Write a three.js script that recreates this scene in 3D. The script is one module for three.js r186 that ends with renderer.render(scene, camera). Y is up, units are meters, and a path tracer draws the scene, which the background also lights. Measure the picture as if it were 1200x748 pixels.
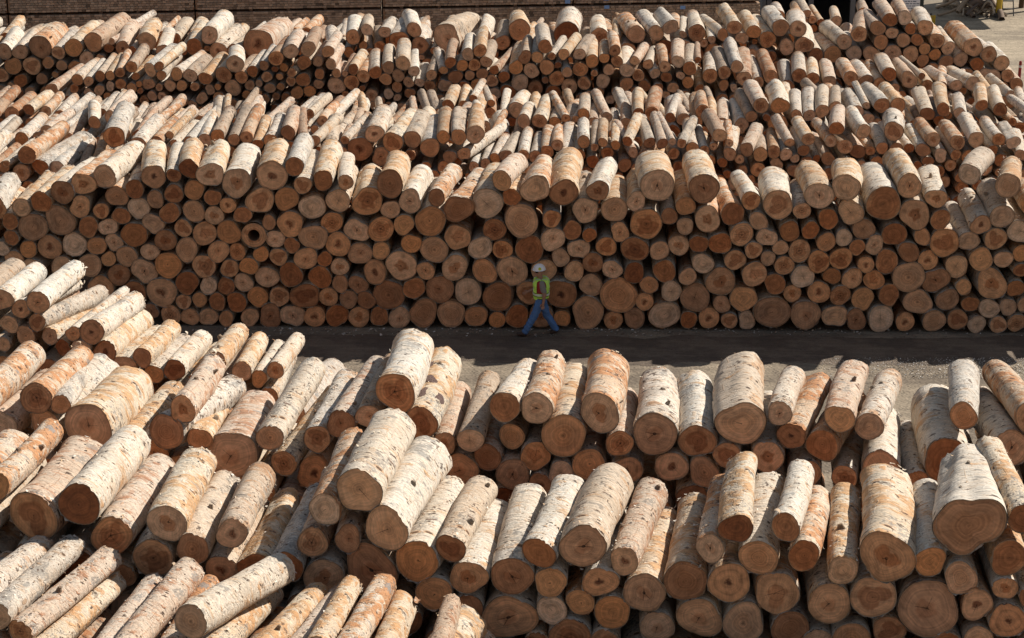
import * as THREE from 'three';
import { mergeGeometries, mergeVertices, toCreasedNormals } from 'three/addons/utils/BufferGeometryUtils.js';
import { MarchingCubes } from 'three/addons/objects/MarchingCubes.js';
import { RoundedBoxGeometry } from 'three/addons/geometries/RoundedBoxGeometry.js';

// ------------------------------------------------------------------ camera, sky, sun, exposure
const PW = 1200, PH = 748, FOC = 2300, PITCH = Math.atan(821 / FOC), CAMH = 16.5;
const scene = new THREE.Scene();
const camera = new THREE.PerspectiveCamera(2 * Math.atan(PH / 2 / FOC) * 180 / Math.PI, 1024 / 638, 0.5, 900);
camera.position.set(0, CAMH, 0);
camera.lookAt(0, CAMH - Math.sin(PITCH) * 50, -Math.cos(PITCH) * 50);

const SUN_AZ = 59 * Math.PI / 180, SUN_EL = 39.5 * Math.PI / 180;       // azimuth: to the right of straight ahead
const SUN = new THREE.Vector3(Math.sin(SUN_AZ) * Math.cos(SUN_EL), Math.sin(SUN_EL), -Math.cos(SUN_AZ) * Math.cos(SUN_EL));
{ // clear sky: air only
  const w = 256, h = 128, d = new Float32Array(w * h * 4);
  for (let j = 0; j < h; j++) for (let i = 0; i < w; i++) {
    const el = (j + 0.5) / h * Math.PI - Math.PI / 2, az = (i + 0.5) / w * 2 * Math.PI - Math.PI;
    const v = new THREE.Vector3(Math.cos(el) * Math.cos(az), Math.sin(el), Math.cos(el) * Math.sin(az));
    const t = Math.pow(1 - Math.max(0, v.y), 3.2), c = Math.max(0, v.dot(SUN)), g = 0.10 * Math.pow(c, 8);
    const k = (j * w + i) * 4, s = v.y < 0 ? 0.52 : 1.04;
    d[k] = s * (0.115 + 0.17 * t + g); d[k + 1] = s * (0.145 + 0.155 * t + g); d[k + 2] = s * (0.195 + 0.11 * t + g * 0.9); d[k + 3] = 1;
  }
  const sky = new THREE.DataTexture(d, w, h, THREE.RGBAFormat, THREE.FloatType);
  sky.mapping = THREE.EquirectangularReflectionMapping; sky.magFilter = sky.minFilter = THREE.LinearFilter; sky.needsUpdate = true;
  scene.background = sky; scene.environment = sky;
}
const sun = new THREE.DirectionalLight(new THREE.Color(1, 0.932, 0.835), 4.9);
sun.position.copy(SUN).multiplyScalar(120).add(new THREE.Vector3(0, 0, -50)); sun.target.position.set(0, 0, -50);
sun.castShadow = true; sun.shadow.radius = 1; sun.shadow.mapSize.set(4096, 4096);
Object.assign(sun.shadow.camera, { left: -60, right: 60, top: 60, bottom: -60, near: 1, far: 300 });
scene.add(sun, sun.target);
const renderer = new THREE.WebGLRenderer({ antialias: true });
renderer.setSize(1024, 638);
renderer.toneMapping = THREE.LinearToneMapping; renderer.toneMappingExposure = 1.22;
renderer.shadowMap.enabled = true;

// ------------------------------------------------------------------ helpers
function rng(seed) { let a = seed >>> 0; return () => { a = (a + 0x6D2B79F5) >>> 0; let t = a; t = Math.imul(t ^ (t >>> 15), t | 1); t ^= t + Math.imul(t ^ (t >>> 7), t | 61); return ((t ^ (t >>> 14)) >>> 0) / 4294967296; }; }
const R = rng(7);
const rr = (a, b, f = R) => a + (b - a) * f();
const clamp = (x, a, b) => x < a ? a : x > b ? b : x;
const sm = (a, b, x) => { const t = clamp((x - a) / (b - a), 0, 1); return t * t * (3 - 2 * t); };
const mix = (a, b, t) => a + (b - a) * t;
const mix3 = (a, b, t) => [mix(a[0], b[0], t), mix(a[1], b[1], t), mix(a[2], b[2], t)];
const V = (x, y, z) => new THREE.Vector3(x, y, z);
function noise2(seed) { // value noise, periodic in whole lattice periods
  const f = rng(seed), T = new Float32Array(65536); for (let i = 0; i < 65536; i++) T[i] = f();
  return (x, y, px, py) => {
    const xi = Math.floor(x), yi = Math.floor(y); let fx = x - xi, fy = y - yi; fx = fx * fx * (3 - 2 * fx); fy = fy * fy * (3 - 2 * fy);
    const x0 = ((xi % px) + px) % px, x1 = (x0 + 1) % px, y0 = ((yi % py) + py) % py, y1 = (y0 + 1) % py;
    const a = T[(y0 * 211 + x0 * 7) & 65535], b = T[(y0 * 211 + x1 * 7) & 65535], c = T[(y1 * 211 + x0 * 7) & 65535], d = T[(y1 * 211 + x1 * 7) & 65535];
    return (a + (b - a) * fx) * (1 - fy) + (c + (d - c) * fx) * fy;
  };
}
const toS = x => { x = clamp(x, 0, 1); return 255 * (x <= 0.0031308 ? x * 12.92 : 1.055 * Math.pow(x, 1 / 2.4) - 0.055); };
function tex(data, w, h, srgb, repeat = true) {
  const t = new THREE.DataTexture(data, w, h, THREE.RGBAFormat, THREE.UnsignedByteType);
  if (srgb) t.colorSpace = THREE.SRGBColorSpace;
  t.magFilter = THREE.LinearFilter; t.minFilter = THREE.LinearMipmapLinearFilter; t.generateMipmaps = true;
  if (repeat) t.wrapS = t.wrapT = THREE.RepeatWrapping;
  t.needsUpdate = true; return t;
}
const used = {};
function numbered(n) { const k = used[n] = (used[n] ?? -1) + 1; return k ? n + '_' + String(k).padStart(3, '0') : n; }
function sh(o) { o.traverse(c => { if (c.isMesh) { c.castShadow = true; c.receiveShadow = true; } }); return o; }
function mesh(name, geo, mat, parent) { const m = new THREE.Mesh(geo, mat); m.name = name; m.castShadow = m.receiveShadow = true; parent.add(m); return m; }
function thing(name, label, category, pos = [0, 0, 0], group) {
  const g = new THREE.Group(); g.name = numbered(name); g.position.set(...pos); g.userData = { label, category }; if (group) g.userData.group = group; scene.add(g); return g;
}
function std(c, o = {}) { const m = new THREE.MeshStandardMaterial({ roughness: 0.85, ...o }); m.color.setRGB(...c); return m; }
const bx = (w, h, d, x = 0, y = 0, z = 0) => new THREE.BoxGeometry(w, h, d).translate(x, y, z);
function bar(a, b, r, seg = 8) { const l = a.distanceTo(b), g = new THREE.CylinderGeometry(r, r, l, seg); g.applyQuaternion(new THREE.Quaternion().setFromUnitVectors(V(0, 1, 0), b.clone().sub(a).normalize())); return g.translate((a.x + b.x) / 2, (a.y + b.y) / 2, (a.z + b.z) / 2); }
// pixel of the photograph -> direction in the world
const cp = Math.cos(PITCH), sp = Math.sin(PITCH);
function ray(px, py) { const a = (px - PW / 2) / FOC, b = (PH / 2 - py) / FOC; return V(a, b * cp - sp, -b * sp - cp); }   // not unit: depth along the view axis is 1
function onGround(px, py, y = 0) { const d = ray(px, py), t = (y - CAMH) / d.y; return V(d.x * t, y, d.z * t); }
function atDist(px, py, z) { const d = ray(px, py), k = z / d.z; return V(d.x * k, CAMH + d.y * k, z); }

// ------------------------------------------------------------------ bark and end grain
const BARK = [   // base, second tone, peel colours, amounts: peel, grey, dark flecks, dashes
  { n: 'chalky white', a: [.72, .67, .59], b: [.62, .55, .46], p: [.60, .46, .33], q: [.54, .35, .20], peel: .36, grey: .30, dark: .14, dash: 130 },
  { n: 'white', a: [.71, .65, .56], b: [.59, .51, .41], p: [.58, .42, .28], q: [.52, .31, .16], peel: .44, grey: .32, dark: .22, dash: 170 },
  { n: 'cream', a: [.70, .62, .50], b: [.60, .49, .36], p: [.59, .41, .25], q: [.53, .30, .14], peel: .52, grey: .24, dark: .20, dash: 160 },
  { n: 'orange-stained', a: [.67, .58, .47], b: [.56, .42, .30], p: [.56, .33, .18], q: [.48, .22, .09], peel: .64, grey: .30, dark: .36, dash: 180 },
  { n: 'reddish tan', a: [.63, .53, .43], b: [.53, .40, .30], p: [.49, .30, .19], q: [.38, .19, .105], peel: .60, grey: .30, dark: .30, dash: 160 },
  { n: 'grey-blotched', a: [.65, .60, .53], b: [.50, .44, .37], p: [.50, .37, .26], q: [.38, .26, .17], peel: .44, grey: .66, dark: .30, dash: 160 },
  { n: 'dark-flecked white', a: [.70, .64, .56], b: [.56, .48, .39], p: [.55, .38, .25], q: [.46, .27, .15], peel: .42, grey: .36, dark: .5, dash: 260 },
];
const BW = 512, BH = 640;
function barkMaps(p, seed) {
  const f = rng(seed), n1 = noise2(seed + 1), n2 = noise2(seed + 2);
  const C = new Float32Array(BW * BH * 3), Hh = new Float32Array(BW * BH);
  const dark = [.075, .043, .028], grey = [.24, .235, .225], pth = .86 - p.peel * .5;
  for (let j = 0; j < BH; j++) {
    const v = j / BH;
    for (let i = 0; i < BW; i++) {
      const u = i / BW, k = j * BW + i;
      const w = (n1(u * 6, v * 9, 6, 9) - .5) * .06 + (n2(u * 17, v * 25, 17, 25) - .5) * .016, y = v + w;
      const fl1 = n2(u * 14, y * 90, 14, 90), fl2 = n1(u * 44, y * 170, 44, 170), spk = n2(u * 70, v * 90, 70, 90), spk2 = n1(u * 150, v * 180, 150, 180);
      const lo = n1(u * 3, v * 4, 3, 4) * .6 + n2(u * 6, v * 11, 6, 11) * .4;
      const bias = (n1(u * 2, v * 2, 2, 2) - .5) * .34;
      const pl = n2(u * 5, y * 8, 5, 8) * .38 + n1(u * 12, y * 26, 12, 26) * .3 + fl1 * .2 + n2(u * 33, y * 60, 33, 60) * .12 + bias;
      const gr = n1(u * 5 + 1, v * 6, 5, 6) * .45 + n2(u * 14, v * 24, 14, 24) * .3 + spk * .25;
      const dk = n2(u * 9, v * 12, 9, 12) * .35 + n1(u * 26, y * 60, 26, 60) * .35 + spk * .3;
      let c = mix3(p.a, p.b, sm(.25, .8, lo * .6 + fl1 * .4));
      const m1 = sm(pth - .05, pth + .0, pl), m2 = sm(pth + .07, pth + .11, pl);
      c = mix3(c, p.p, m1 * (.6 + .4 * spk)); c = mix3(c, p.q, m2 * (.6 + .4 * fl2));
      const tan = n1(u * 20, y * 44, 20, 44) * .6 + spk * .4; c = mix3(c, p.p, sm(.52, .7, tan) * .32);
      const edge = sm(pth - .035, pth - .012, pl) * (1 - sm(pth - .008, pth + .015, pl));
      c = mix3(c, [.80, .75, .67], edge * .55);
      c = mix3(c, grey, sm(.74 - p.grey * .32, .86 - p.grey * .32, gr) * (.35 + .5 * spk2));
      c = mix3(c, dark, sm(.80 - p.dark * .25, .86 - p.dark * .25, dk) * .85);
      const e = .76 + .30 * fl1 + .34 * (fl2 - .4) + .24 * (spk2 - .5) - .3 * sm(.70 - p.dark * .08, .80 - p.dark * .08, fl2 * .45 + spk * .55);
      for (let m = 0; m < 3; m++) C[k * 3 + m] = c[m] * e;
      Hh[k] = .5 + .25 * (fl1 - .5) + .2 * (fl2 - .5) - .22 * m2 - .12 * m1 + .18 * edge + .1 * (spk2 - .5);
    }
  }
  const spot = (ci, cj, rx, ry, col, al, dep) => {
    for (let j = Math.floor(cj - ry); j <= cj + ry; j++) for (let i = Math.floor(ci - rx); i <= ci + rx; i++) {
      const d = ((i - ci) / rx) ** 2 + ((j - cj) / ry) ** 2; if (d > 1) continue;
      const q = ((j + BH) % BH) * BW + ((i + BW) % BW), a = al * Math.min(1, (1 - d) * 2.2);
      for (let m = 0; m < 3; m++) C[q * 3 + m] = mix(C[q * 3 + m], col[m], a); Hh[q] -= dep * a;
    }
  };
  for (let q = 0; q < p.dash * .55; q++) { const l = 3 + 26 * f() ** 2.4; spot(f() * BW, f() * BH, l, 1.3 + 1.9 * f(), f() < .6 ? dark : [.26, .16, .10], .35 + .5 * f(), .25); }
  for (let q = 0; q < 10 + p.dark * 50; q++) { const ci = f() * BW, cj = f() * BH, m = 2 + 5 * f(), col = f() < .6 ? dark : p.q; for (let t = 0; t < m; t++) spot(ci + (f() - .5) * 24, cj + (f() - .5) * 14, 3 + 9 * f(), 1.5 + 4 * f(), col, .6 + .35 * f(), .3); }
  for (let q = 0; q < 5; q++) { const ci = f() * BW, cj = f() * BH, s = 4 + 7 * f(); spot(ci, cj, s * 2.6, s * 1.3, p.q, .7, -.3); spot(ci, cj, s * 1.5, s * .8, dark, .95, .3); spot(ci, cj, s * .6, s * .35, [.2, .12, .07], .9, -.2); }
  for (let q = 0; q < 22; q++) { let ci = f() * BW, cj = f() * BH; const n = 12 + 50 * f(), dr = (f() - .5) * .8, col = f() < .6 ? p.q : [.78, .73, .65]; for (let t = 0; t < n; t++) { spot(ci, cj, 1.4 + f(), 2, col, .5 * f(), .15); ci += dr + (f() - .5) * 1.2; cj += 1.4; } }
  const blotch = (ci, cj, rx, ry, col, al, dep) => {   // torn patch with a ragged outline
    for (let j = Math.floor(cj - ry); j <= cj + ry; j++) for (let i = Math.floor(ci - rx); i <= ci + rx; i++) {
      const d = Math.hypot((i - ci) / rx, (j - cj) / ry) + .55 * (n1(i / 14 + 300, j / 8 + 300, 4000, 4000) - .5) + .45 * (n2(i / 5 + 300, j / 3 + 300, 4000, 4000) - .5), a = al * (1 - sm(.62, .74, d)); if (a <= 0) continue;
      const q = ((j + BH) % BH) * BW + ((i + BW) % BW), e = .7 + .6 * n2(i / 3 + 90, j / 2 + 90, 4000, 4000); for (let m = 0; m < 3; m++) C[q * 3 + m] = mix(C[q * 3 + m], col[m] * e, a); Hh[q] -= dep * a;
    }
  };
  for (let q = 0; q < 12 + p.peel * 24; q++) blotch(f() * BW, f() * BH, 14 + 54 * f() ** 2, 8 + 34 * f() ** 2, [p.q, p.p, [.55, .42, .30], p.q][Math.floor(f() * 4)], .5 + .4 * f(), .2);
  for (let q = 0; q < 8 + p.dark * 30; q++) blotch(f() * BW, f() * BH, 8 + 22 * f() ** 2, 4 + 11 * f() ** 2, f() < .5 ? dark : [.15, .085, .055], .75 + .2 * f(), .3);
  for (let q = 0; q < p.grey * 14; q++) blotch(f() * BW, f() * BH, 18 + 40 * f(), 10 + 22 * f(), grey, .35 + .35 * f(), .05);
  const A = new Uint8Array(BW * BH * 4), B = new Uint8Array(BW * BH * 4);
  for (let k = 0; k < BW * BH; k++) { for (let m = 0; m < 3; m++) { A[k * 4 + m] = toS(C[k * 3 + m]); B[k * 4 + m] = clamp(Hh[k], 0, 1) * 255; } A[k * 4 + 3] = B[k * 4 + 3] = 255; }
  return [tex(A, BW, BH, true), tex(B, BW, BH, false)];
}
const barkMat = BARK.map((p, i) => { const [map, bump] = barkMaps(p, 100 + i * 17); return new THREE.MeshStandardMaterial({ map, bumpMap: bump, bumpScale: .03, roughness: .82 }); });

const EN = 256;
const ENDS = [ // sapwood, heartwood, heart radius, heart strength, cracks, word
  { s: [0.633, 0.360, 0.202], h: [0.569, 0.290, 0.144], r: .45, k: .6, cr: 0, n: 'plain' },
  { s: [0.678, 0.414, 0.250], h: [0.502, 0.258, 0.137], r: .35, k: .75, cr: 3, n: 'finely cracked' },
  { s: [0.633, 0.340, 0.175], h: [0.361, 0.146, 0.062], r: .62, k: .8, cr: 1, n: 'dark-hearted' },
  { s: [0.667, 0.382, 0.213], h: [0.241, 0.092, 0.042], r: .25, k: .9, cr: 3, n: 'dark-centred' },
  { s: [0.569, 0.268, 0.122], h: [0.415, 0.156, 0.059], r: .82, k: .7, cr: 0, n: 'red-brown' },
  { s: [0.680, 0.463, 0.307], h: [0.655, 0.398, 0.233], r: .5, k: .5, cr: 1, n: 'smooth' },
  { s: [0.655, 0.349, 0.180], h: [0.470, 0.204, 0.091], r: .55, k: .8, cr: 5, n: 'star-cracked' },
  { s: [0.633, 0.360, 0.202], h: [0.142, 0.059, 0.032], r: .17, k: .95, cr: 1, n: 'black-cored' },
  { s: [0.680, 0.409, 0.239], h: [0.460, 0.204, 0.091], r: .38, k: .9, cr: 2, n: 'brown-hearted' },
  { s: [0.633, 0.322, 0.148], h: [0.613, 0.302, 0.133], r: .6, k: .4, cr: 1, n: 'orange' },
];
function endMap(p, seed) {
  const f = rng(seed), n1 = noise2(seed + 5), n2 = noise2(seed + 9), A = new Uint8Array(EN * EN * 4);
  const cx = (f() - .5) * .16, cy = (f() - .5) * .16, ph = f() * 9, cracks = [], sa = f() * 6.3, ss = Math.sin(sa), sc = Math.cos(sa);
  for (let q = 0; q < p.cr; q++) cracks.push([f() * 6.283, .15 + .6 * f(), .02 + .05 * f()]);
  for (let j = 0; j < EN; j++) for (let i = 0; i < EN; i++) {
    const x = (i + .5) / EN * 2.1 - 1.05, y = (j + .5) / EN * 2.1 - 1.05, r0 = Math.hypot(x, y), dx = x - cx * (1 - r0), dy = y - cy * (1 - r0), ang = Math.atan2(dy, dx);
    const r = Math.hypot(dx, dy) + .06 * (n1((x + 2) * 2, (y + 2) * 2, 64, 64) - .5) + .02 * (n2((x + 2) * 7, (y + 2) * 7, 64, 64) - .5);
    const au = (ang / 6.2832 + .5) * 9 + ph;
    const hb = p.r * (.55 + .9 * n2(au, 3, 9, 64)) + .08 * (n1((x + 2) * 9, (y + 2) * 9, 64, 64) - .5);
    let c = mix3(p.s, p.h, p.k * (1 - sm(hb - .07, hb + .09, r)));
    const blot = n1((x + 2) * 2.6, (y + 2) * 2.6, 64, 64) * .6 + n2((x + 2) * 6, (y + 2) * 6, 64, 64) * .4;
    const ring = n2(r * 17 + n1((x + 2) * 3, (y + 2) * 3, 64, 64), 8, 64, 64), ring2 = n1(r * 42, 2, 64, 64);
    const rays = n1((ang / 6.2832 + .5) * 90, r * 3, 90, 64), saw = n2((x * sc + y * ss + 2) * 26, (x * ss - y * sc + 2) * 2, 256, 64);
    let e = .60 + .56 * blot + .30 * (ring - .5) + .2 * (ring2 - .5) + .16 * (rays - .5) + .24 * (saw - .5);
    for (const [ca, cl, cw] of cracks) { let d = Math.abs(Math.atan2(Math.sin(ang - ca), Math.cos(ang - ca))) * Math.max(r, .02) + .012 * (n2(r * 20, ca * 5, 64, 64) - .5); if (r < cl) e *= mix(.3, 1, sm(0, cw * (1 - r / cl) * .6 + .006, Math.abs(d))); }
    e *= mix(.45, 1, sm(.02, .06, r));
    c = c.map(q => q * e);
    const edge = .93 + .03 * (n1(au * 4, 1, 36, 64) - .5);
    c = mix3(c, [.20, .105, .055], sm(edge - .025, edge, r0) * .4); c = mix3(c, [.46, .33, .21], sm(edge + .015, edge + .035, r0) * .7);
    const k = (j * EN + i) * 4; for (let m = 0; m < 3; m++) A[k + m] = toS(c[m]); A[k + 3] = 255;
  }
  return tex(A, EN, EN, true, false);
}
const endTex = [...ENDS, ...ENDS].map((p, i) => endMap(p, 500 + i * 23));
const TINT = [[1, 1, 1], [1.06, .93, .8], [.84, .77, .72], [1.12, 1.14, 1.17], [.66, .54, .46]], TWORD = ['', 'orange-tinged', 'dull', 'pale', 'deep-toned'];
const endMat = endTex.map(t => TINT.map(c => { const m = new THREE.MeshStandardMaterial({ map: t, bumpMap: t, bumpScale: .004, roughness: .9 }); m.color.setRGB(...c); return m; }));
const BT = [[1, 1, 1], [1, .97, .94], [.95, .90, .85], [.84, .75, .67]], barkMats = barkMat.map(m => BT.map(c => { const q = m.clone(); q.color.setRGB(...c); return q; }));
console.log('materials');

// ------------------------------------------------------------------ log shapes: unit radius, 2.5 m long, front end at z = 0, running to -z
const LEN = 2.5;
function logShape(seed, NA, NL, o = {}) {
  const f = rng(seed), h = []; for (let q = 2; q < 6; q++) h.push([q, (f() - .5) * (o.rough ?? .07) * 2.6 / (q - .6), f() * 6.3]);
  const taper = o.taper ?? (f() - .5) * .3, bend = (f() - .5) * .3, ba = f() * 6.3, knots = [], skew = [0, 1].map(() => [(f() - .5) * .13, (f() - .5) * .13]);
  for (let q = 0; q < 3; q++) knots.push([f() * 6.3, f() * LEN, .04 + .07 * f()]);
  const jag = [0, 1].map(() => Array.from({ length: NA }, () => (f() < .28 ? (o.jag ?? .1) : .025) * (f() - .35)));
  const out = (a, z) => {
    let r = 1 + taper * (z / LEN - .5) * 2 * .5; for (const [q, am, p] of h) r += am * Math.sin(q * a + p + z * .35 * (q - 3));
    for (const [ka, kz, kh] of knots) { const da = Math.atan2(Math.sin(a - ka), Math.cos(a - ka)); r += kh * Math.exp(-(da * da) / .05 - (z - kz) ** 2 / .012); }
    r += .022 * Math.sin(z * 4.3 + a * 2 + ba) + .018 * Math.sin(z * 9.1 - a * 3 + ba * 2); if (o.flare) r *= 1 + o.flare * Math.exp(-z / .9) * (.75 + .25 * Math.sin(a * 3 + 1));
    return r;
  };
  const cen = z => { const t = z / LEN, b = bend * 4 * t * (1 - t); return [b * Math.cos(ba), b * Math.sin(ba)]; };
  const P = [], U = [], I = [];
  for (let j = 0; j <= NL; j++) for (let i = 0; i <= NA; i++) {
    const a = i / NA * 2 * Math.PI, z = LEN * j / NL, r = out(a, z) * (j === 0 || j === NL ? .992 : 1), [cx, cy] = cen(z);
    const zz = z + (j === 0 ? -Math.max(-.01, jag[0][i % NA]) : j === NL ? Math.max(-.01, jag[1][i % NA]) : 0);
    const sk = j === 0 ? skew[0] : j === NL ? skew[1] : null, zs = sk ? r * (sk[0] * Math.cos(a) + sk[1] * Math.sin(a)) * .32 : 0;
    P.push(cx + r * Math.cos(a), cy + r * Math.sin(a), -zz + zs); U.push(i / NA, z / LEN);
  }
  for (let j = 0; j < NL; j++) for (let i = 0; i < NA; i++) { const a = j * (NA + 1) + i, b = a + 1, c = a + NA + 1, d = c + 1; I.push(a, b, c, b, d, c); }
  const mk = (p, u, i) => { const g = new THREE.BufferGeometry(); g.setAttribute('position', new THREE.Float32BufferAttribute(p, 3)); g.setAttribute('uv', new THREE.Float32BufferAttribute(u, 2)); g.setIndex(i); g.computeVertexNormals(); return g; };
  const bark = mk(P, U, I);
  // make the seam smooth
  const N = bark.attributes.normal; for (let j = 0; j <= NL; j++) { const a = j * (NA + 1), b = a + NA; const x = N.getX(a) + N.getX(b), y = N.getY(a) + N.getY(b), z = N.getZ(a) + N.getZ(b), l = Math.hypot(x, y, z); N.setXYZ(a, x / l, y / l, z / l); N.setXYZ(b, x / l, y / l, z / l); }
  const cap = (z, s) => {
    const p = [], u = [], i = [], sk = skew[s > 0 ? 0 : 1], [cx, cy] = cen(z), dz = s * .004, dish = (f() - .5) * .02, rs = [0, .5, .985];
    p.push(cx, cy, -z + dz * 0 - s * .004 + dish); u.push(.5, .5);
    for (let q = 1; q < 3; q++) for (let t = 0; t < NA; t++) { const a = t / NA * 2 * Math.PI, r = out(a, z) * .985 * rs[q]; p.push(cx + r * Math.cos(a), cy + r * Math.sin(a), -z - s * .004 + (q === 1 ? dish * .5 : 0) + r * (sk[0] * Math.cos(a) + sk[1] * Math.sin(a)) * .32); u.push(.5 + rs[q] * Math.cos(a) / 2.1, .5 + rs[q] * Math.sin(a) / 2.1); }
    for (let t = 0; t < NA; t++) { const t1 = (t + 1) % NA, A = 1 + t, B = 1 + t1, C = 1 + NA + t, D = 1 + NA + t1; if (s > 0) i.push(0, A, B, A, C, B, B, C, D); else i.push(0, B, A, A, B, C, B, D, C); }
    return mk(p, u, i);
  };
  return { bark, front: cap(0, 1), back: cap(LEN, -1) };
}
const SHAPES = Array.from({ length: 14 }, (_, i) => logShape(900 + i * 31, 40, 12, { rough: i % 4 === 3 ? .2 : i % 4 === 2 ? .12 : .075 }));
const LOWS = Array.from({ length: 14 }, (_, i) => logShape(2900 + i * 31, 22, 4, { rough: i % 4 === 3 ? .18 : i % 4 === 2 ? .11 : .07 }));
const FLARED = logShape(4444, 56, 22, { rough: .2, taper: -.1, flare: .32, jag: .16 });

// ------------------------------------------------------------------ rows of stacked logs
// every row: logs side by side, their cut ends on one upright face; D = distance of that face straight ahead, yaw = turn of the logs to the right
const rows = {};
function row(key, D, yaw, place, o = {}) { const a = V(Math.sin(yaw), 0, -Math.cos(yaw)); return rows[key] = { key, D, yaw, axis: a, side: V(Math.cos(yaw), 0, Math.sin(yaw)), P0: V(0, 0, -D), logs: [], place, lean: 0, ...o }; }
const dg = Math.PI / 180;
row('near', 24.1, 10 * dg, 'near');
row('front', 27.5, 5 * dg, 'front');
row('second', 31.0, 5.5 * dg, 'second');
row('corner', 34.6, 11 * dg, 'corner');
row('wall', 45.5, 1.5 * dg, 'wall', { lean: 1 * dg });
row('b1', 49.2, 2 * dg, 'b1'); row('b2', 52.5, 2 * dg, 'b2'); row('b3', 55.9, 2 * dg, 'b3');
row('b4', 59.3, 2 * dg, 'b4'); row('b5', 62.8, 2 * dg, 'b5'); row('b6', 66.2, 2 * dg, 'b6');
function hit(r, px, py, back = 0) { // photo pixel on the face of a row
  const d = ray(px, py), n = r.axis.clone().multiplyScalar(Math.cos(r.lean)).add(V(0, -Math.sin(r.lean), 0));
  const q = r.P0.clone().addScaledVector(r.axis, back).sub(camera.position), t = q.dot(n) / d.dot(n);
  return { E: camera.position.clone().addScaledVector(d, t), t };
}
const ORI = { C1: [0, 300], C2: [0, 498], C3: [300, 380], C4: [400, 498], C5: [800, 400], C6: [800, 498], D1: [0, 0], D2: [400, 0], D3: [800, 0], D4: [0, 200], D5: [400, 200], D6: [800, 200], F: [0, 0] };
function toPx(o, x, y) { const s = o === 'F' ? 1 : 400 / 1197; return [ORI[o][0] + x * s, ORI[o][1] + y * s]; }
const jit = rng(77);
function trace(key, o, list) {
  const r = rows[key], s = o === 'F' ? 1 : 400 / 1197;
  for (const e of list) {
    const [px, py] = toPx(o, e[0], e[1]), { E, t } = hit(r, px, py), rad = e[2] * (key === 'wall' && e.length < 5 ? 1.07 : 1.035) * s * t / FOC;
    if (r.logs.some(l => l.E.distanceTo(E) < .75 * Math.max(l.r, rad) && Math.abs(l.r - rad) < .5 * rad)) continue;
    let L = LEN * (1 + (jit() - .5) * .05), yaw = r.yaw + (jit() - .5) * .05, tilt = (jit() - .5) * .02, top = false;
    if (e.length >= 5) {
      top = true; const [bx_, by_] = toPx(o, e[3], e[4]), d = ray(bx_, by_).normalize(), w = camera.position.clone().sub(E), b = w.dot(d), c = w.lengthSq() - L * L, disc = b * b - c;
      const tt = disc > 0 ? -b + Math.sqrt(disc) : -b, B = camera.position.clone().addScaledVector(d, tt).sub(E).normalize();
      yaw = clamp(Math.atan2(B.x, -B.z), r.yaw - .32, r.yaw + .32); tilt = clamp(Math.asin(B.y) * .6, -.12, .12);
    }
    r.logs.push({ E, r: rad, L, yaw, tilt, top, key, rpx: e[2] * s, px, py, sp: typeof e[3] === 'string' ? e[3] : e[5] });
  }
}
trace('front', 'C3', [[358, 588, 82, 474, 370], [245, 647, 58, 350, 405]]);
trace('front', 'C4', [[155, 372, 82, 305, 105], [265, 477, 72, 382, 228], [382, 436, 56, 488, 250], [445, 537, 66, 540, 330], [600, 553, 73, 660, 265], [692, 455, 60, 797, 225], [848, 425, 86, 942, 232], [987, 485, 56, 1088, 230], [1062, 588, 68, 1130, 330]]);
trace('front', 'C6', [[10, 553, 70, 45, 285], [97, 435, 54, 150, 235], [188, 362, 56, 210, 148], [265, 470, 65, 303, 205], [362, 362, 50, 415, 192], [425, 460, 58, 472, 300], [562, 508, 58, 572, 245], [715, 470, 90, 710, 200], [868, 480, 57, 853, 240], [1003, 348, 122, 985, 150, 'flare'], [1195, 330, 55, 1075, 85], [1145, 472, 66], [165, 552, 72], [332, 592, 80], [517, 625, 77], [670, 600, 73], [868, 647, 100], [973, 543, 58], [1033, 632, 58], [1132, 570, 45], [1140, 688, 66], [60, 672, 75], [212, 695, 77], [382, 718, 62], [590, 752, 62], [725, 722, 56], [1035, 755, 50], [925, 770, 60], [470, 765, 50], [1300, 520, 60, 1200, 260], [1400, 450, 70, 1290, 190]]);
trace('front', 'C4', [[105, 500, 92], [330, 592, 60], [442, 658, 65], [598, 680, 88], [733, 553, 57], [908, 550, 58], [842, 618, 47], [740, 648, 52], [948, 665, 67], [1108, 712, 57], [780, 745, 70], [490, 745, 50], [205, 680, 75], [925, 755, 50], [680, 740, 45], [25, 400, 48]]);
trace('front', 'C2', [[118, 325, 90, 300, 130], [278, 278, 75, 462, 75], [390, 393, 78, 558, 190], [590, 350, 66, 700, 142], [672, 430, 60, 790, 218], [812, 383, 58, 912, 212], [890, 505, 57, 1005, 272], [1005, 500, 57, 1125, 230], [535, 470, 68], [780, 512, 57], [1095, 415, 56], [1128, 533, 75], [110, 450, 60], [430, 530, 45], [-15, 215, 50, 180, 40], [-60, 330, 55, 110, 150], [-150, 280, 70, 60, 90], [930, 600, 50], [1060, 640, 50]]);
trace('near', 'C2', [[60, 722, 48, 375, 462], [-5, 680, 50, 262, 445], [130, 810, 50, 400, 555], [668, 692, 61, 985, 560], [420, 810, 58, 665, 505], [330, 830, 45, 545, 560], [560, 840, 50, 735, 585], [880, 830, 50, 1110, 625], [740, 800, 50, 940, 660], [-120, 640, 55, 150, 470], [-120, 760, 45, 40, 610], [1000, 850, 50, 1190, 640]]);
trace('near', 'C4', [[0, 810, 50, 140, 592], [120, 850, 55, 215, 725], [-80, 790, 45, 40, 640], [320, 850, 40, 385, 760]]);
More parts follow.
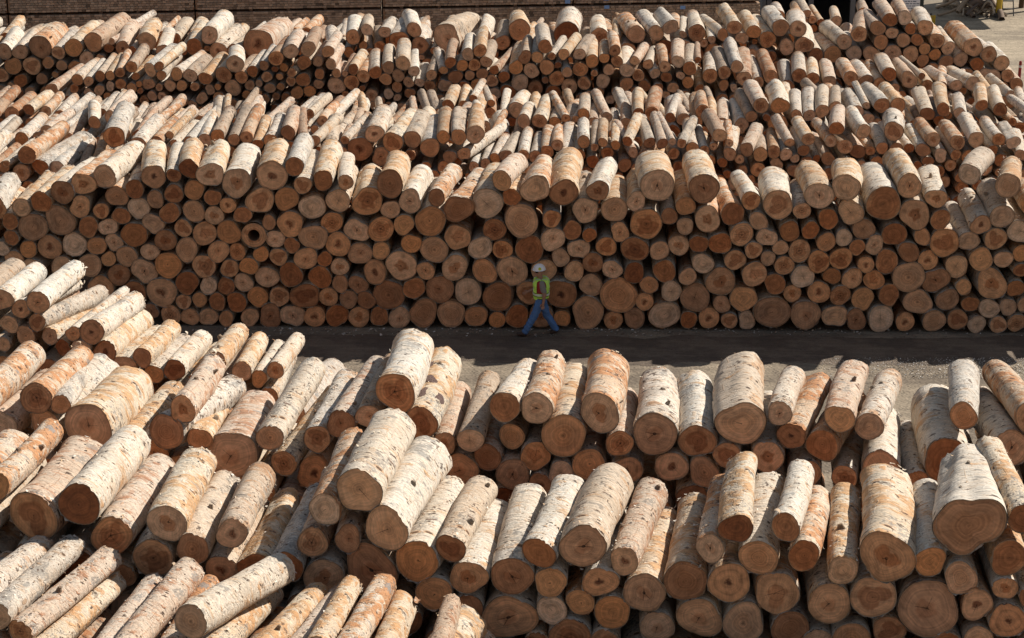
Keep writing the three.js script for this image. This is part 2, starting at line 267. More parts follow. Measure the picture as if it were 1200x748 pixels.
trace('second', 'C3', [[490, 240, 72, 553, 92, 'raised'], [578, 345, 62, 660, 118, 'collar'], [660, 420, 45, 712, 250], [48, 403, 51, 195, 135], [108, 488, 50, 275, 158], [220, 400, 50, 325, 195], [290, 355, 55, 425, 165], [395, 325, 42], [192, 520, 58], [750, 525, 57, 825, 330], [855, 498, 50, 912, 345], [960, 482, 49, 992, 335], [872, 290, 52, 955, 205], [985, 295, 55, 1035, 155], [1052, 415, 80, 1085, 240]]);
trace('second', 'F', [[698, 487, 24, 708, 440], [768, 510, 25, 772, 458], [726, 520, 16, 732, 478], [735, 552, 19], [790, 548, 20], [690, 545, 19], [743, 541, 23], [592, 574, 17], [628, 565, 15], [657, 553, 15], [820, 560, 18], [860, 556, 18], [560, 575, 18], [1240, 540, 24, 1215, 490], [1290, 520, 26, 1250, 470], [600, 548, 18], [850, 540, 16]]);
trace('second', 'C5', [[62, 362, 64, 48, 168], [202, 295, 83, 200, 125], [298, 405, 58, 312, 235], [490, 348, 60, 588, 225], [390, 330, 50, 482, 150], [545, 290, 52, 592, 140], [650, 300, 52, 715, 165], [345, 260, 45, 388, 185], [690, 450, 65, 703, 290], [568, 478, 46, 590, 340], [428, 470, 58, 410, 290], [925, 425, 86, 880, 235], [1165, 370, 66, 1045, 235], [985, 260, 52, 985, 135], [1230, 290, 55, 1105, 150], [1280, 370, 50, 1170, 225], [830, 490, 42, 785, 330], [110, 440, 60], [45, 520, 55]]);
trace('second', 'C1', [[308, 597, 86, 452, 490], [583, 618, 61, 812, 485], [812, 700, 82, 895, 560], [400, 690, 50, 600, 460], [130, 500, 52, 288, 380], [0, 600, 60, 175, 470], [-60, 500, 55, 110, 360], [220, 530, 35, 310, 420], [640, 540, 45, 750, 400], [-150, 610, 60, 30, 490], [700, 640, 40, 790, 520]]);
trace('corner', 'C1', [[73, 187, 31, 262, 155], [132, 226, 36, 352, 160], [172, 277, 29, 365, 205], [258, 273, 27], [325, 268, 41, 480, 190], [370, 340, 43, 498, 258], [428, 385, 38, 540, 295], [503, 360, 35, 605, 297], [535, 412, 36, 640, 335], [612, 400, 38, 710, 340], [755, 372, 37, 838, 313], [850, 405, 34, 912, 340], [35, 242, 34], [90, 275, 34], [220, 320, 32], [285, 325, 33], [345, 405, 30], [10, 310, 25], [130, 180, 38, 265, 80], [0, 150, 40, 120, 85], [-60, 130, 38, 60, 70], [965, 402, 30, 1042, 343], [905, 432, 30, 980, 355], [-110, 200, 40, 20, 120], [690, 440, 32, 770, 375]]);
// the tall wall of logs along the road: top logs first, then the face
trace('wall', 'D1', [[148, 712, 38, 250, 620], [218, 675, 40, 330, 590], [292, 645, 40, 390, 560], [372, 632, 42, 480, 545], [405, 690, 38, 450, 610], [472, 665, 32, 500, 590], [540, 620, 42, 545, 530], [610, 615, 27, 630, 520], [670, 597, 33, 685, 520], [735, 612, 42, 765, 530], [822, 638, 52, 860, 555], [955, 617, 50, 975, 530], [1030, 585, 35, 1065, 510], [1133, 633, 38, 1165, 520], [10, 745, 35, 60, 650], [70, 735, 30, 170, 625]]);
trace('wall', 'D2', [[15, 640, 28, 20, 570], [165, 650, 47, 195, 590], [242, 707, 42, 285, 625], [335, 695, 32, 395, 610], [405, 735, 50, 480, 640], [507, 715, 53, 545, 620], [565, 638, 36, 620, 595], [597, 695, 32, 630, 660], [680, 662, 46, 705, 600], [785, 680, 52, 800, 568], [900, 670, 38, 930, 600], [960, 735, 47, 960, 670], [1035, 715, 33, 1030, 640], [1108, 650, 60, 1090, 600], [852, 735, 45, 850, 640], [100, 705, 52, 110, 640]]);
trace('wall', 'D3', [[62, 672, 52, 35, 585], [240, 705, 32, 195, 640], [487, 685, 47, 445, 610], [565, 660, 48, 560, 620], [795, 655, 45, 745, 570], [880, 705, 35, 850, 620], [707, 712, 60, 660, 625], [1005, 610, 40, 1060, 575], [1140, 650, 40, 1150, 600]]);
trace('wall', 'D6', [[325, 132, 54, 310, 60], [170, 155, 38, 120, 60], [1035, 205, 33, 985, 105], [1120, 160, 40, 1070, 60], [1185, 215, 40, 1150, 130], [590, 148, 42, 600, 60], [418, 140, 32, 400, 70], [1250, 150, 40, 1190, 70]]);
trace('wall', 'D4', [[40, 165, 30], [1057, 55, 32], [110, 202, 46], [207, 178, 50], [280, 132, 35], [355, 145, 28], [427, 163, 31], [482, 132, 35], [547, 107, 30], [610, 97, 33], [677, 72, 37], [743, 97, 29], [800, 123, 27], [849, 154, 31], [920, 103, 46], [1008, 105, 42], [1095, 130, 47], [1185, 105, 38], [40, 233, 27], [100, 280, 32], [172, 262, 41], [258, 262, 43], [315, 198, 37], [383, 197, 29], [405, 250, 28], [343, 264, 32], [470, 232, 45], [530, 195, 33], [595, 153, 35], [677, 147, 37], [752, 160, 32], [638, 208, 33], [580, 243, 36], [657, 272, 41], [717, 217, 40], [805, 215, 42], [891, 227, 42, 'hollow'], [948, 185, 26], [1020, 198, 45], [967, 250, 30], [1098, 236, 43], [1157, 188, 36], [1030, 265, 27], [5, 275, 25], [52, 315, 31], [5, 345, 28], [110, 340, 32], [213, 330, 35], [313, 328, 42], [382, 313, 26], [452, 298, 35], [528, 287, 31], [595, 330, 44], [707, 337, 38], [763, 285, 35], [830, 290, 28], [922, 295, 27], [877, 338, 32], [812, 340, 34], [982, 312, 32], [942, 377, 39], [1072, 310, 37], [1137, 308, 26], [1185, 258, 42], [1190, 345, 30], [425, 358, 36], [505, 352, 40], [357, 405, 43], [467, 425, 45], [570, 423, 51], [655, 393, 41], [728, 398, 31], [790, 405, 29], [850, 398, 30], [900, 447, 38], [1030, 370, 42], [1120, 373, 40], [1190, 400, 30], [638, 460, 27], [692, 455, 27], [763, 463, 31], [830, 467, 35], [405, 455, 25], [977, 443, 33], [1080, 443, 44], [1155, 440, 32], [530, 493, 27], [597, 500, 34], [675, 503, 29], [735, 500, 32], [787, 520, 27], [873, 515, 32], [945, 503, 38], [1025, 508, 37], [1102, 513, 36], [1180, 510, 39]]);
trace('wall', 'D5', [[175, 145, 30], [50, 222, 39], [138, 205, 42], [215, 193, 36], [307, 182, 54], [408, 240, 44], [240, 258, 34], [325, 278, 45], [140, 282, 33], [62, 297, 37], [535, 210, 38], [633, 183, 56], [738, 172, 33], [485, 272, 40], [565, 277, 32], [660, 280, 47], [742, 247, 38], [805, 222, 33], [870, 225, 25], [985, 225, 31], [1072, 200, 50], [1145, 160, 30], [770, 308, 31], [840, 277, 33], [925, 273, 36], [1030, 280, 46], [1117, 280, 32], [1185, 262, 34], [118, 358, 43], [208, 327, 49], [298, 345, 33], [395, 343, 46], [505, 352, 43], [600, 353, 49], [710, 345, 42], [822, 353, 35], [880, 318, 34], [942, 347, 35], [57, 402, 30], [162, 433, 49], [255, 412, 40], [345, 415, 46], [445, 420, 48], [548, 438, 53], [655, 425, 43], [780, 430, 55], [880, 402, 40], [975, 428, 58], [1018, 355, 36], [1070, 398, 30], [1132, 355, 40], [5, 345, 32], [90, 452, 29], [28, 447, 30], [55, 507, 35], [125, 508, 33], [200, 510, 35], [285, 502, 47], [380, 503, 46], [467, 510, 37], [547, 520, 28], [617, 505, 40], [700, 510, 40], [768, 515, 30], [868, 498, 57], [952, 522, 32], [1025, 515, 37], [1065, 455, 30], [1157, 428, 34], [1135, 503, 52]]);
trace('wall', 'D6', [[812, 162, 53], [902, 180, 35], [90, 170, 48], [12, 195, 30], [10, 120, 35], [212, 222, 39], [268, 182, 32], [292, 233, 31], [375, 218, 37], [450, 207, 32], [510, 172, 37], [505, 250, 32], [570, 240, 28], [635, 205, 36], [680, 263, 31], [617, 272, 28], [740, 225, 42], [845, 245, 30], [920, 265, 46], [990, 260, 35], [1097, 242, 40], [60, 258, 33], [138, 253, 38], [185, 313, 38], [248, 278, 31], [298, 303, 26], [343, 268, 28], [418, 290, 37], [358, 335, 33], [478, 320, 37], [560, 305, 37], [643, 330, 28], [735, 322, 41], [792, 287, 37], [857, 317, 34], [960, 340, 40], [1043, 310, 43], [1122, 310, 31], [1185, 293, 32], [72, 328, 36], [18, 372, 28], [133, 390, 51], [255, 365, 41], [323, 395, 37], [423, 370, 37], [523, 360, 30], [595, 378, 36], [677, 385, 34], [797, 375, 50], [885, 380, 42], [985, 408, 29], [1082, 395, 52], [1160, 412, 30], [1185, 350, 25], [47, 445, 49], [137, 467, 28], [212, 450, 46], [385, 430, 30], [478, 427, 38], [553, 437, 34], [635, 445, 40], [735, 433, 38], [822, 453, 46], [927, 447, 38], [1012, 470, 30], [1080, 485, 35], [1145, 478, 28], [1190, 470, 25], [20, 523, 30], [93, 515, 35], [165, 527, 29], [228, 525, 29], [313, 495, 60], [430, 505, 51], [535, 510, 38], [612, 522, 34], [700, 510, 48], [783, 525, 32], [880, 520, 41], [963, 522, 36], [1035, 532, 31], [1105, 533, 30], [1167, 535, 30]]);
// rows behind the wall
trace('b1', 'D1', [[95, 545, 30, 220, 440], [140, 585, 30, 290, 470], [200, 592, 28, 310, 490], [75, 605, 30], [400, 480, 35, 440, 370], [485, 510, 28, 555, 420], [720, 490, 22, 745, 410], [763, 477, 24, 805, 390], [820, 490, 22, 865, 370], [863, 483, 22, 905, 370], [905, 505, 20, 930, 420], [950, 495, 25, 985, 420], [1010, 465, 27, 1035, 400]]);
trace('b1', 'D2', [[68, 520, 42], [120, 475, 33, 150, 410], [178, 497, 37, 250, 410], [248, 492, 32], [140, 548, 30], [310, 512, 35], [355, 485, 25, 365, 400], [410, 480, 28, 415, 400], [468, 473, 30, 475, 390], [380, 550, 22, 430, 510], [430, 540, 22, 570, 455], [465, 585, 20, 490, 540], [505, 575, 20, 530, 520], [540, 555, 18, 575, 490], [575, 545, 20, 610, 490], [640, 545, 20, 655, 465], [680, 550, 22, 695, 490], [725, 530, 22, 730, 460], [755, 510, 20, 760, 470], [850, 497, 22, 850, 440], [890, 515, 15], [915, 500, 18, 915, 440], [962, 510, 17, 965, 440], [1065, 550, 25, 1105, 440], [1120, 565, 28, 1120, 500], [1165, 540, 22, 1150, 500]]);
trace('b1', 'D3', [[35, 520, 22, 20, 430], [75, 530, 20, 50, 465], [130, 475, 25, 90, 410], [165, 540, 22, 180, 460], [225, 525, 25, 260, 460], [280, 540, 25, 270, 495], [320, 535, 22, 310, 480], [355, 540, 20, 335, 490], [425, 525, 20, 395, 460], [440, 490, 22, 400, 440], [520, 495, 20, 470, 440], [570, 515, 25, 520, 480], [635, 460, 27, 590, 410], [740, 460, 35, 735, 435], [540, 450, 25, 545, 400], [845, 530, 25, 800, 465], [880, 490, 25, 830, 450], [965, 500, 25, 920, 455], [1030, 490, 28, 990, 430], [1110, 490, 22, 1060, 440], [1160, 500, 22, 1120, 460], [95, 565, 22], [140, 570, 18], [210, 600, 20], [265, 595, 25], [330, 575, 20], [905, 545, 22], [860, 565, 20], [940, 580, 20], [960, 545, 20], [1000, 550, 22], [1160, 590, 20], [700, 520, 22, 670, 460], [780, 560, 20, 740, 510]]);
trace('b2', 'D1', [[75, 490, 25, 150, 420], [165, 560, 20, 220, 490], [330, 430, 22, 330, 380], [385, 410, 22], [1085, 400, 17, 1150, 350], [1130, 425, 18, 1175, 385]]);
trace('b2', 'D2', [[305, 455, 30, 305, 415], [640, 425, 25, 660, 400], [695, 425, 25, 720, 350], [750, 430, 20, 760, 385], [795, 455, 28, 815, 390], [850, 400, 20, 855, 350], [885, 430, 20, 890, 370], [1000, 440, 24, 1000, 390], [1045, 400, 22, 1045, 330], [1085, 400, 25, 1100, 320], [1165, 460, 25, 1160, 340]]);
trace('b2', 'D3', [[275, 370, 28, 240, 310], [340, 380, 30, 320, 320], [335, 425, 35, 320, 400], [240, 410, 22, 200, 330], [400, 405, 22, 395, 330], [445, 405, 22, 440, 320], [490, 390, 24, 490, 320], [535, 375, 20, 535, 325], [610, 390, 25, 580, 340], [700, 370, 27, 640, 325], [755, 370, 28, 710, 330], [860, 400, 25, 830, 325], [915, 385, 25, 900, 310], [975, 400, 22, 965, 350], [1050, 370, 22, 1040, 320], [1115, 385, 25, 1090, 330], [70, 390, 22, 60, 350], [105, 420, 20, 100, 370], [140, 430, 20, 140, 370], [205, 440, 25, 180, 370]]);
trace('b3', 'D1', [[40, 400, 25, 110, 350], [100, 385, 20, 170, 345], [160, 390, 18, 210, 345], [210, 405, 18, 260, 350], [250, 400, 18, 320, 345], [590, 405, 17, 640, 350], [540, 395, 16, 590, 365]]);
trace('b3', 'D2', [[375, 370, 22, 400, 325], [430, 375, 22, 440, 325], [490, 375, 22, 490, 325], [615, 385, 27, 640, 350], [520, 395, 20, 525, 360]]);
trace('b4', 'D1', [[460, 235, 20, 505, 165], [525, 245, 22, 610, 160], [565, 265, 18, 620, 200], [620, 260, 22, 710, 195], [665, 265, 25, 720, 215], [720, 275, 25, 780, 200], [825, 225, 28, 830, 190], [180, 315, 22, 280, 235], [270, 280, 20, 340, 220], [310, 285, 18, 360, 220], [785, 265, 27], [845, 270, 22], [885, 250, 20], [925, 230, 18], [968, 205, 25], [1020, 180, 28, 1045, 135], [1080, 172, 25], [1065, 220, 25], [1115, 215, 18], [1150, 180, 20], [815, 305, 28], [1063, 280, 25], [935, 270, 20], [1020, 285, 18], [1120, 260, 18], [1160, 225, 18], [1185, 300, 30], [1085, 320, 20], [1042, 325, 22], [635, 300, 20], [598, 300, 20], [520, 295, 20], [462, 308, 18], [422, 295, 18], [385, 265, 18, 430, 200], [350, 268, 18, 400, 200]]);
trace('b4', 'D2', [[120, 255, 22, 120, 190], [165, 240, 22, 170, 175], [215, 225, 25, 220, 150], [255, 250, 18, 255, 185], [315, 265, 20, 345, 185], [385, 220, 20, 395, 150], [45, 245, 20, 80, 200], [75, 265, 22], [445, 195, 22], [485, 185, 22, 495, 110], [535, 245, 17, 600, 175], [620, 245, 25, 635, 170], [570, 270, 20], [645, 200, 22], [690, 205, 20], [715, 165, 25, 705, 100], [735, 200, 15, 775, 140], [780, 190, 20, 825, 135], [835, 190, 22, 870, 145], [880, 215, 25], [920, 205, 18, 920, 160], [960, 180, 20, 950, 130], [1000, 245, 25, 1000, 180], [1040, 265, 20, 1035, 220], [1135, 235, 20, 1120, 165], [1180, 215, 22, 1180, 150], [665, 250, 28], [718, 240, 27], [405, 270, 25], [450, 265, 18], [470, 230, 20], [425, 230, 22], [500, 215, 22], [495, 260, 20], [525, 285, 22], [475, 300, 25], [430, 300, 20], [365, 300, 22], [625, 290, 28], [680, 310, 25], [750, 275, 25], [795, 300, 27], [745, 317, 25], [840, 245, 25], [850, 290, 25], [920, 280, 25], [1000, 295, 22], [940, 245, 20], [965, 220, 20], [1140, 270, 18], [200, 265, 22], [235, 290, 20], [195, 305, 18], [240, 325, 18], [275, 290, 15], [155, 275, 20], [30, 290, 25], [50, 335, 20], [105, 335, 22], [165, 330, 18], [310, 300, 18], [530, 325, 25], [590, 320, 28], [640, 330, 20]]);
trace('b4', 'D3', [[25, 240, 25, 30, 170], [97, 265, 25, 95, 200], [147, 255, 25, 125, 180], [190, 235, 23, 165, 140], [215, 275, 27, 210, 170], [310, 270, 25, 280, 180], [410, 265, 25, 405, 200], [370, 300, 22, 355, 220], [455, 275, 22, 450, 225], [515, 290, 25, 500, 230], [590, 275, 25, 560, 230], [650, 290, 27, 610, 240], [720, 265, 25, 690, 215], [690, 290, 22, 650, 220], [795, 280, 28, 755, 235], [960, 300, 22, 860, 260], [1020, 295, 25, 940, 265], [265, 290, 20, 240, 200], [860, 300, 20, 830, 270]]);
trace('b5', 'D1', [[15, 185, 28, 60, 120], [70, 185, 27, 120, 125], [140, 165, 38, 205, 110], [205, 185, 25, 260, 120], [260, 170, 33, 330, 100], [327, 147, 35, 430, 65], [430, 170, 28, 460, 80], [515, 145, 30, 540, 85], [680, 165, 30, 720, 90], [735, 125, 33, 790, 70], [765, 180, 32, 830, 100], [40, 235, 30], [110, 230, 33], [168, 220, 20], [300, 205, 25], [215, 230, 20], [70, 280, 25], [10, 260, 25], [905, 155, 50, 985, 105]]);
trace('b5', 'D2', [[40, 130, 28, 50, 80], [275, 160, 30, 285, 105], [255, 105, 27, 240, 60], [200, 140, 36], [155, 115, 22, 180, 95], [135, 165, 22, 130, 110], [90, 105, 20, 95, 75], [565, 150, 28], [625, 105, 35, 620, 75], [370, 135, 48, 455, 85], [500, 125, 25, 515, 75], [790, 120, 45, 800, 70], [905, 130, 30, 900, 80], [1035, 120, 32, 995, 75], [1105, 115, 28, 1060, 55], [1155, 95, 25, 1115, 55], [1065, 180, 30], [675, 160, 25]]);
trace('b5', 'D3', [[50, 115, 28, 40, 80], [145, 120, 22, 75, 70], [180, 100, 25, 140, 30], [210, 130, 20], [250, 115, 25, 215, 60], [305, 130, 30, 260, 65], [345, 105, 30, 305, 55], [395, 105, 30, 385, 65], [425, 155, 30, 420, 105], [365, 165, 28], [475, 195, 28], [525, 185, 30, 470, 140], [570, 150, 28, 510, 105], [610, 125, 28, 620, 65], [725, 80, 25, 690, 25], [770, 65, 25, 745, 25], [700, 100, 25, 660, 55], [840, 110, 28, 815, 65], [895, 145, 27, 850, 95], [1020, 180, 33, 950, 110], [1070, 200, 27, 1000, 150], [1110, 220, 28, 1060, 180], [695, 145, 25], [740, 118, 22], [780, 140, 25], [822, 140, 22], [800, 105, 20], [740, 180, 30], [800, 185, 28], [852, 172, 20], [890, 195, 22], [930, 170, 22], [843, 212, 20], [925, 220, 25], [975, 205, 25], [1035, 220, 25], [885, 240, 22], [1075, 270, 35], [1125, 305, 20], [1170, 295, 22], [1140, 265, 22], [1000, 255, 22], [945, 245, 25], [665, 185, 28], [840, 250, 20], [765, 215, 20], [600, 185, 25]]);
trace('b6', 'D3', [[435, 50, 15], [455, 70, 14], [430, 75, 13], [485, 80, 14], [460, 100, 13], [430, 100, 12], [490, 105, 12], [340, 55, 18, 325, 30], [400, 50, 18, 395, 25], [540, 75, 18, 530, 45], [635, 45, 18, 625, 25]]);

// push overlapping neighbours apart within the face of each row; nothing below the ground
function relax(r) {
  const U = V(0, Math.cos(r.lean), 0).addScaledVector(r.axis, Math.sin(r.lean));
  for (const l of r.logs) { const q = l.E.clone().sub(r.P0); l.u = q.dot(r.side); l.v = l.E.y; }
  for (let it = 0; it < 90; it++) for (let i = 0; i < r.logs.length; i++) { const a = r.logs[i];
    for (let j = i + 1; j < r.logs.length; j++) { const b = r.logs[j], dx = b.u - a.u, dy = b.v - a.v, m = a.r + b.r; if (Math.abs(dx) > m || Math.abs(dy) > m) continue;
      const d = Math.hypot(dx, dy) || 1e-4, o = m * .985 - d; if (o <= 0) continue; const k = o / d * .25; a.u -= dx * k; a.v -= dy * k; b.u += dx * k; b.v += dy * k; if (it > 40 && o > .025) { a.r *= .998; b.r *= .998; } }
    a.v = Math.max(a.v, a.r); }
}
function topOf(r, poly) { // photo outline of the row's upper edge -> height above the ground along the row
  const pts = poly.map(([x, y]) => { const { E } = hit(r, x, y); return [E.clone().sub(r.P0).dot(r.side), E.y]; });
  return u => { if (u <= pts[0][0]) return pts[0][1]; for (let i = 1; i < pts.length; i++) if (u <= pts[i][0]) { const t = (u - pts[i - 1][0]) / (pts[i][0] - pts[i - 1][0]); return mix(pts[i - 1][1], pts[i][1], t); } return pts.at(-1)[1]; };
}
function fill(r, u0, u1, top, rmin, rmax, n, seed, wob = 0) { const nz = noise2(seed + 900); // more logs under the outline, wherever there is room
  const f = rng(seed), hard = r.logs.map(l => [l.u, l.v, l.r]);
  for (let i = 0; i < n; i++) {
    const q = i / n, u = mix(u0, u1, f()), tp = top(u) + (wob ? wob * (nz(u * 1.1 + 200, 1, 999, 9) - .62 + .5 * (nz(u * 2.7 + 300, 2, 999, 9) - .5)) : 0), v = rmin + f() * Math.max(0, tp - rmin * 1.6), want = mix(rmax, rmin, Math.min(1, q * 1.15)) * (.9 + .2 * f());
    let room = Math.min(want, v, tp - v); if (room < rmin) continue;
    for (const [a, b, c] of hard) { const d = Math.hypot(a - u, b - v) - c; if (d < room) { room = d; if (room < rmin) break; } }
    if (room < Math.max(rmin, want * .86)) continue;
    hard.push([u, v, room]); const high = tp - v < room * 3;
    r.logs.push({ u, v, r: room * .99, L: LEN * (1 + (f() - .5) * .05), yaw: r.yaw + (f() - .5) * (high ? .34 : .05), tilt: (f() - .5) * (high ? .10 : .015), top: high, key: r.key, rpx: 0, filler: true });
  }
}
for (const k in rows) relax(rows[k]);
const under = (r, drop = .25) => u => { let t = 0; for (const l of r.logs) if (!l.filler && Math.abs(l.u - u) < l.r + .35) t = Math.max(t, l.v - drop); return t; };
for (const [k, a, b, c, d, n, s] of [['near', -9, -1.2, .22, .34, 5000, 11], ['front', -10, 10.5, .2, .36, 9000, 12], ['second', -11, 12, .2, .36, 9000, 13], ['corner', -13, -2.6, .19, .33, 6000, 14]]) fill(rows[k], a, b, (f => f)(under(rows[k])), c, d, n, s);
fill(rows.near, -1.4, 11, () => 1.65, .22, .36, 3000, 15);  // unseen low logs, added to block light reaching the front row's face
const PROF = {
  b1: [[-50, 172], [60, 176], [100, 180], [150, 172], [180, 160], [400, 158], [480, 150], [520, 172], [560, 180], [650, 172], [700, 160], [800, 158], [950, 168], [1000, 158], [1100, 155], [1200, 162], [1300, 170]],
  b2: [[-50, 150], [70, 150], [140, 148], [250, 152], [340, 142], [400, 146], [560, 142], [650, 132], [780, 124], [850, 128], [900, 118], [1000, 120], [1080, 125], [1200, 140], [1300, 150]],
  b3: [[-50, 122], [100, 127], [180, 135], [300, 134], [400, 132], [480, 128], [530, 118], [620, 124], [700, 134], [820, 128], [900, 124], [1000, 122], [1100, 124], [1200, 136], [1300, 145]],
  b4: [[-50, 150], [40, 130], [60, 110], [85, 88], [130, 76], [170, 74], [230, 80], [280, 79], [340, 72], [420, 76], [480, 72], [560, 66], [640, 70], [700, 60], [780, 66], [830, 76], [900, 84], [1000, 86], [1050, 80], [1100, 90], [1150, 98], [1200, 112], [1260, 140]],
  b5: [[-50, 52], [0, 54], [60, 46], [130, 44], [180, 52], [230, 46], [290, 48], [330, 56], [400, 50], [450, 44], [520, 42], [600, 38], [650, 46], [700, 42], [760, 36], [850, 36], [880, 42], [1000, 46], [1047, 28], [1100, 50], [1140, 62], [1170, 78], [1200, 108], [1235, 150]],
  b6: [[-50, 38], [60, 40], [100, 37], [150, 31], [200, 38], [250, 33], [300, 38], [400, 36], [450, 33], [520, 33], [600, 37], [680, 36], [740, 32], [800, 29], [850, 33], [960, 36], [1000, 38], [1040, 32], [1060, 44], [1072, 90]],
};
const span = { b1: [-16, 16], b2: [-17, 17], b3: [-18, 18], b4: [-18, 17.5], b5: [-19, 18.2], b6: [-20, 14.2] };
for (const k in PROF) { const big = k === 'b5' || k === 'b6'; fill(rows[k], ...span[k], topOf(rows[k], PROF[k]), .1, big ? .25 : .175, 17000, 31 + k.charCodeAt(1), big ? .3 : .5); }
fill(rows.wall, -15, -12.2, () => 3.3, .2, .36, 1500, 51); fill(rows.wall, 12.4, 15, () => 3.6, .2, .36, 1500, 52);
// final place of each log's front end
const fj = rng(5);
for (const k in rows) for (const l of rows[k].logs) {
  const r = rows[k], set = (fj() - .5) * (l.filler ? (l.top ? .6 : .06) : l.top ? .06 : .05);
  l.E = r.P0.clone().addScaledVector(r.side, l.u).addScaledVector(r.axis, l.v * Math.tan(r.lean) + set); l.E.y = l.v;
  l.dir = V(Math.sin(l.yaw) * Math.cos(l.tilt), Math.sin(l.tilt), -Math.cos(l.yaw) * Math.cos(l.tilt)); l.set = set;
}
console.log('rows', Object.values(rows).map(r => r.key + ' ' + r.logs.length).join(', '));

// ------------------------------------------------------------------ ground, road
function ground(ca, cb) {
  const n = 512, A = new Uint8Array(n * n * 4), B = new Uint8Array(n * n * 4), a = noise2(71), b = noise2(72);
  for (let j = 0; j < n; j++) for (let i = 0; i < n; i++) {
    const u = i / n, v = j / n, lo = a(u * 4, v * 6, 4, 6) * .5 + b(u * 11, v * 17, 11, 17) * .3 + a(u * 40, v * 60, 40, 60) * .2, f = b(u * 170, v * 170, 170, 170), streak = a(u * 5, v * 70, 5, 70);
    let c = mix3(ca, cb, sm(.3, .7, lo)); const e = .75 + .3 * f + .25 * (streak - .5) - (a(u * 128, v * 128, 128, 128) > .86 ? .35 : 0);
    const k = (j * n + i) * 4; for (let m = 0; m < 3; m++) { A[k + m] = toS(c[m] * e); B[k + m] = clamp(.5 * f + .4 * lo + .1 * streak, 0, 1) * 255; } A[k + 3] = B[k + 3] = 255;
  }
  return [tex(A, n, n, true), tex(B, n, n, false)];
}
const [gMap, gBump] = ground([.31, .25, .18], [.19, .15, .11]), [yMap, yBump] = ground([.43, .35, .25], [.29, .235, .17]);
function sheet(name, x0, x1, z0, z1, y, mat, uvs, seg = [1, 1], wob = 0) {
  const g = new THREE.PlaneGeometry(x1 - x0, z1 - z0, ...seg); g.rotateX(-Math.PI / 2); g.translate((x0 + x1) / 2, y, (z0 + z1) / 2);
  const p = g.attributes.position, uv = g.attributes.uv, nz = noise2(99); for (let i = 0; i < p.count; i++) { if (wob && (Math.abs(p.getZ(i) - z0) < .01 || Math.abs(p.getZ(i) - z1) < .01)) p.setZ(i, p.getZ(i) + wob * (nz(p.getX(i) * .9 + 100, 3, 999, 9) - .5 + .5 * (nz(p.getX(i) * 4 + 400, 5, 999, 9) - .5))); uv.setXY(i, p.getX(i) / uvs, p.getZ(i) / uvs); }
  const m = mesh(name, g, mat, scene); m.userData = { kind: 'structure' }; return m;
}
sheet('ground', -300, 300, -420, 60, 0, new THREE.MeshStandardMaterial({ map: gMap, bumpMap: gBump, bumpScale: .03, roughness: .95 }), 7);
const road = std([.66, .62, .62], { map: gMap, bumpMap: gBump, bumpScale: .015, roughness: .8 });  // dark tint puts the log wall's shade into this strip's colour
sheet('road_shade_strip', -80, 80, -44.95, -43.1, .004, road, 3.1, [400, 1], .35);

sheet('yard', 12, 70, -140, -66.5, .004, std([1, 1, 1], { map: yMap, bumpMap: yBump, bumpScale: .02, roughness: .95 }), 9, [60, 1], .5);

// ------------------------------------------------------------------ the logs themselves
const all = Object.values(rows).flatMap(r => r.logs);
const seen = all.filter(l => !l.filler && l.px > -10 && l.px < 1210 && l.py > -5 && l.py < 790);
seen.sort((a, b) => b.rpx * (b.top ? 1.7 : 1) - a.rpx * (a.top ? 1.7 : 1));
const single = new Set(seen.slice(0, 310)); for (const l of seen) if (l.sp) single.add(l);
const SPOT = {
  near: { top: 'on the short foremost row', face: 'in the short foremost row', g: 'logs of the foremost row' },
  front: { top: 'on the flared log\u2019s row', face: 'within the flared log\u2019s row', g: 'logs of the flared log\u2019s row' },
  second: { top: 'on the raised log\u2019s row', face: 'within the raised log\u2019s row', g: 'logs of the raised log\u2019s row' },
  corner: { top: 'on the short row beside the road', face: 'within the short row beside the road', g: 'logs of the short row beside the road' },
  wall: { top: 'atop the tall stack behind the man', face: 'in the tall stack behind the man', g: 'logs of the tall stack behind the man' },
  b1: { top: 'on the row behind the tall stack', face: 'within the row behind the tall stack', g: 'logs of the row behind the tall stack' },
};
for (const k of ['b2', 'b3', 'b4', 'b5', 'b6']) SPOT[k] = { top: 'on a far row towards the lumber', face: 'within a far row towards the lumber', g: 'logs of the far rows' };
const SIZE = r => r > .42 ? 'very thick' : r > .33 ? 'thick' : r > .25 ? 'medium' : 'slender';
const bj = rng(41);
const pickBark = key => { const w = { near: [.03, .09, .14, .36, .24, .06, .08], front: [.2, .24, .2, .13, .11, .06, .06], second: [.16, .2, .2, .13, .13, .12, .06], corner: [.24, .28, .22, .1, .04, .05, .07], wall: [.18, .24, .24, .12, .08, .06, .08] }[key] || [.07, .15, .17, .1, .2, .17, .14]; let x = bj(), i = 0; while (i < 6 && (x -= w[i]) > 0) i++; return i; };
const pickEnd = () => { let x = bj(), i = 0; const w = [.2, .13, .1, .06, .1, .14, .08, .04, .07, .08]; while (i < 9 && (x -= w[i]) > 0) i++; return i; };
function orient(o, l) { o.position.copy(l.E); o.quaternion.setFromUnitVectors(V(0, 0, -1), l.dir); const q = new THREE.Quaternion().setFromAxisAngle(V(0, 0, 1), l.roll); o.quaternion.multiply(q); }
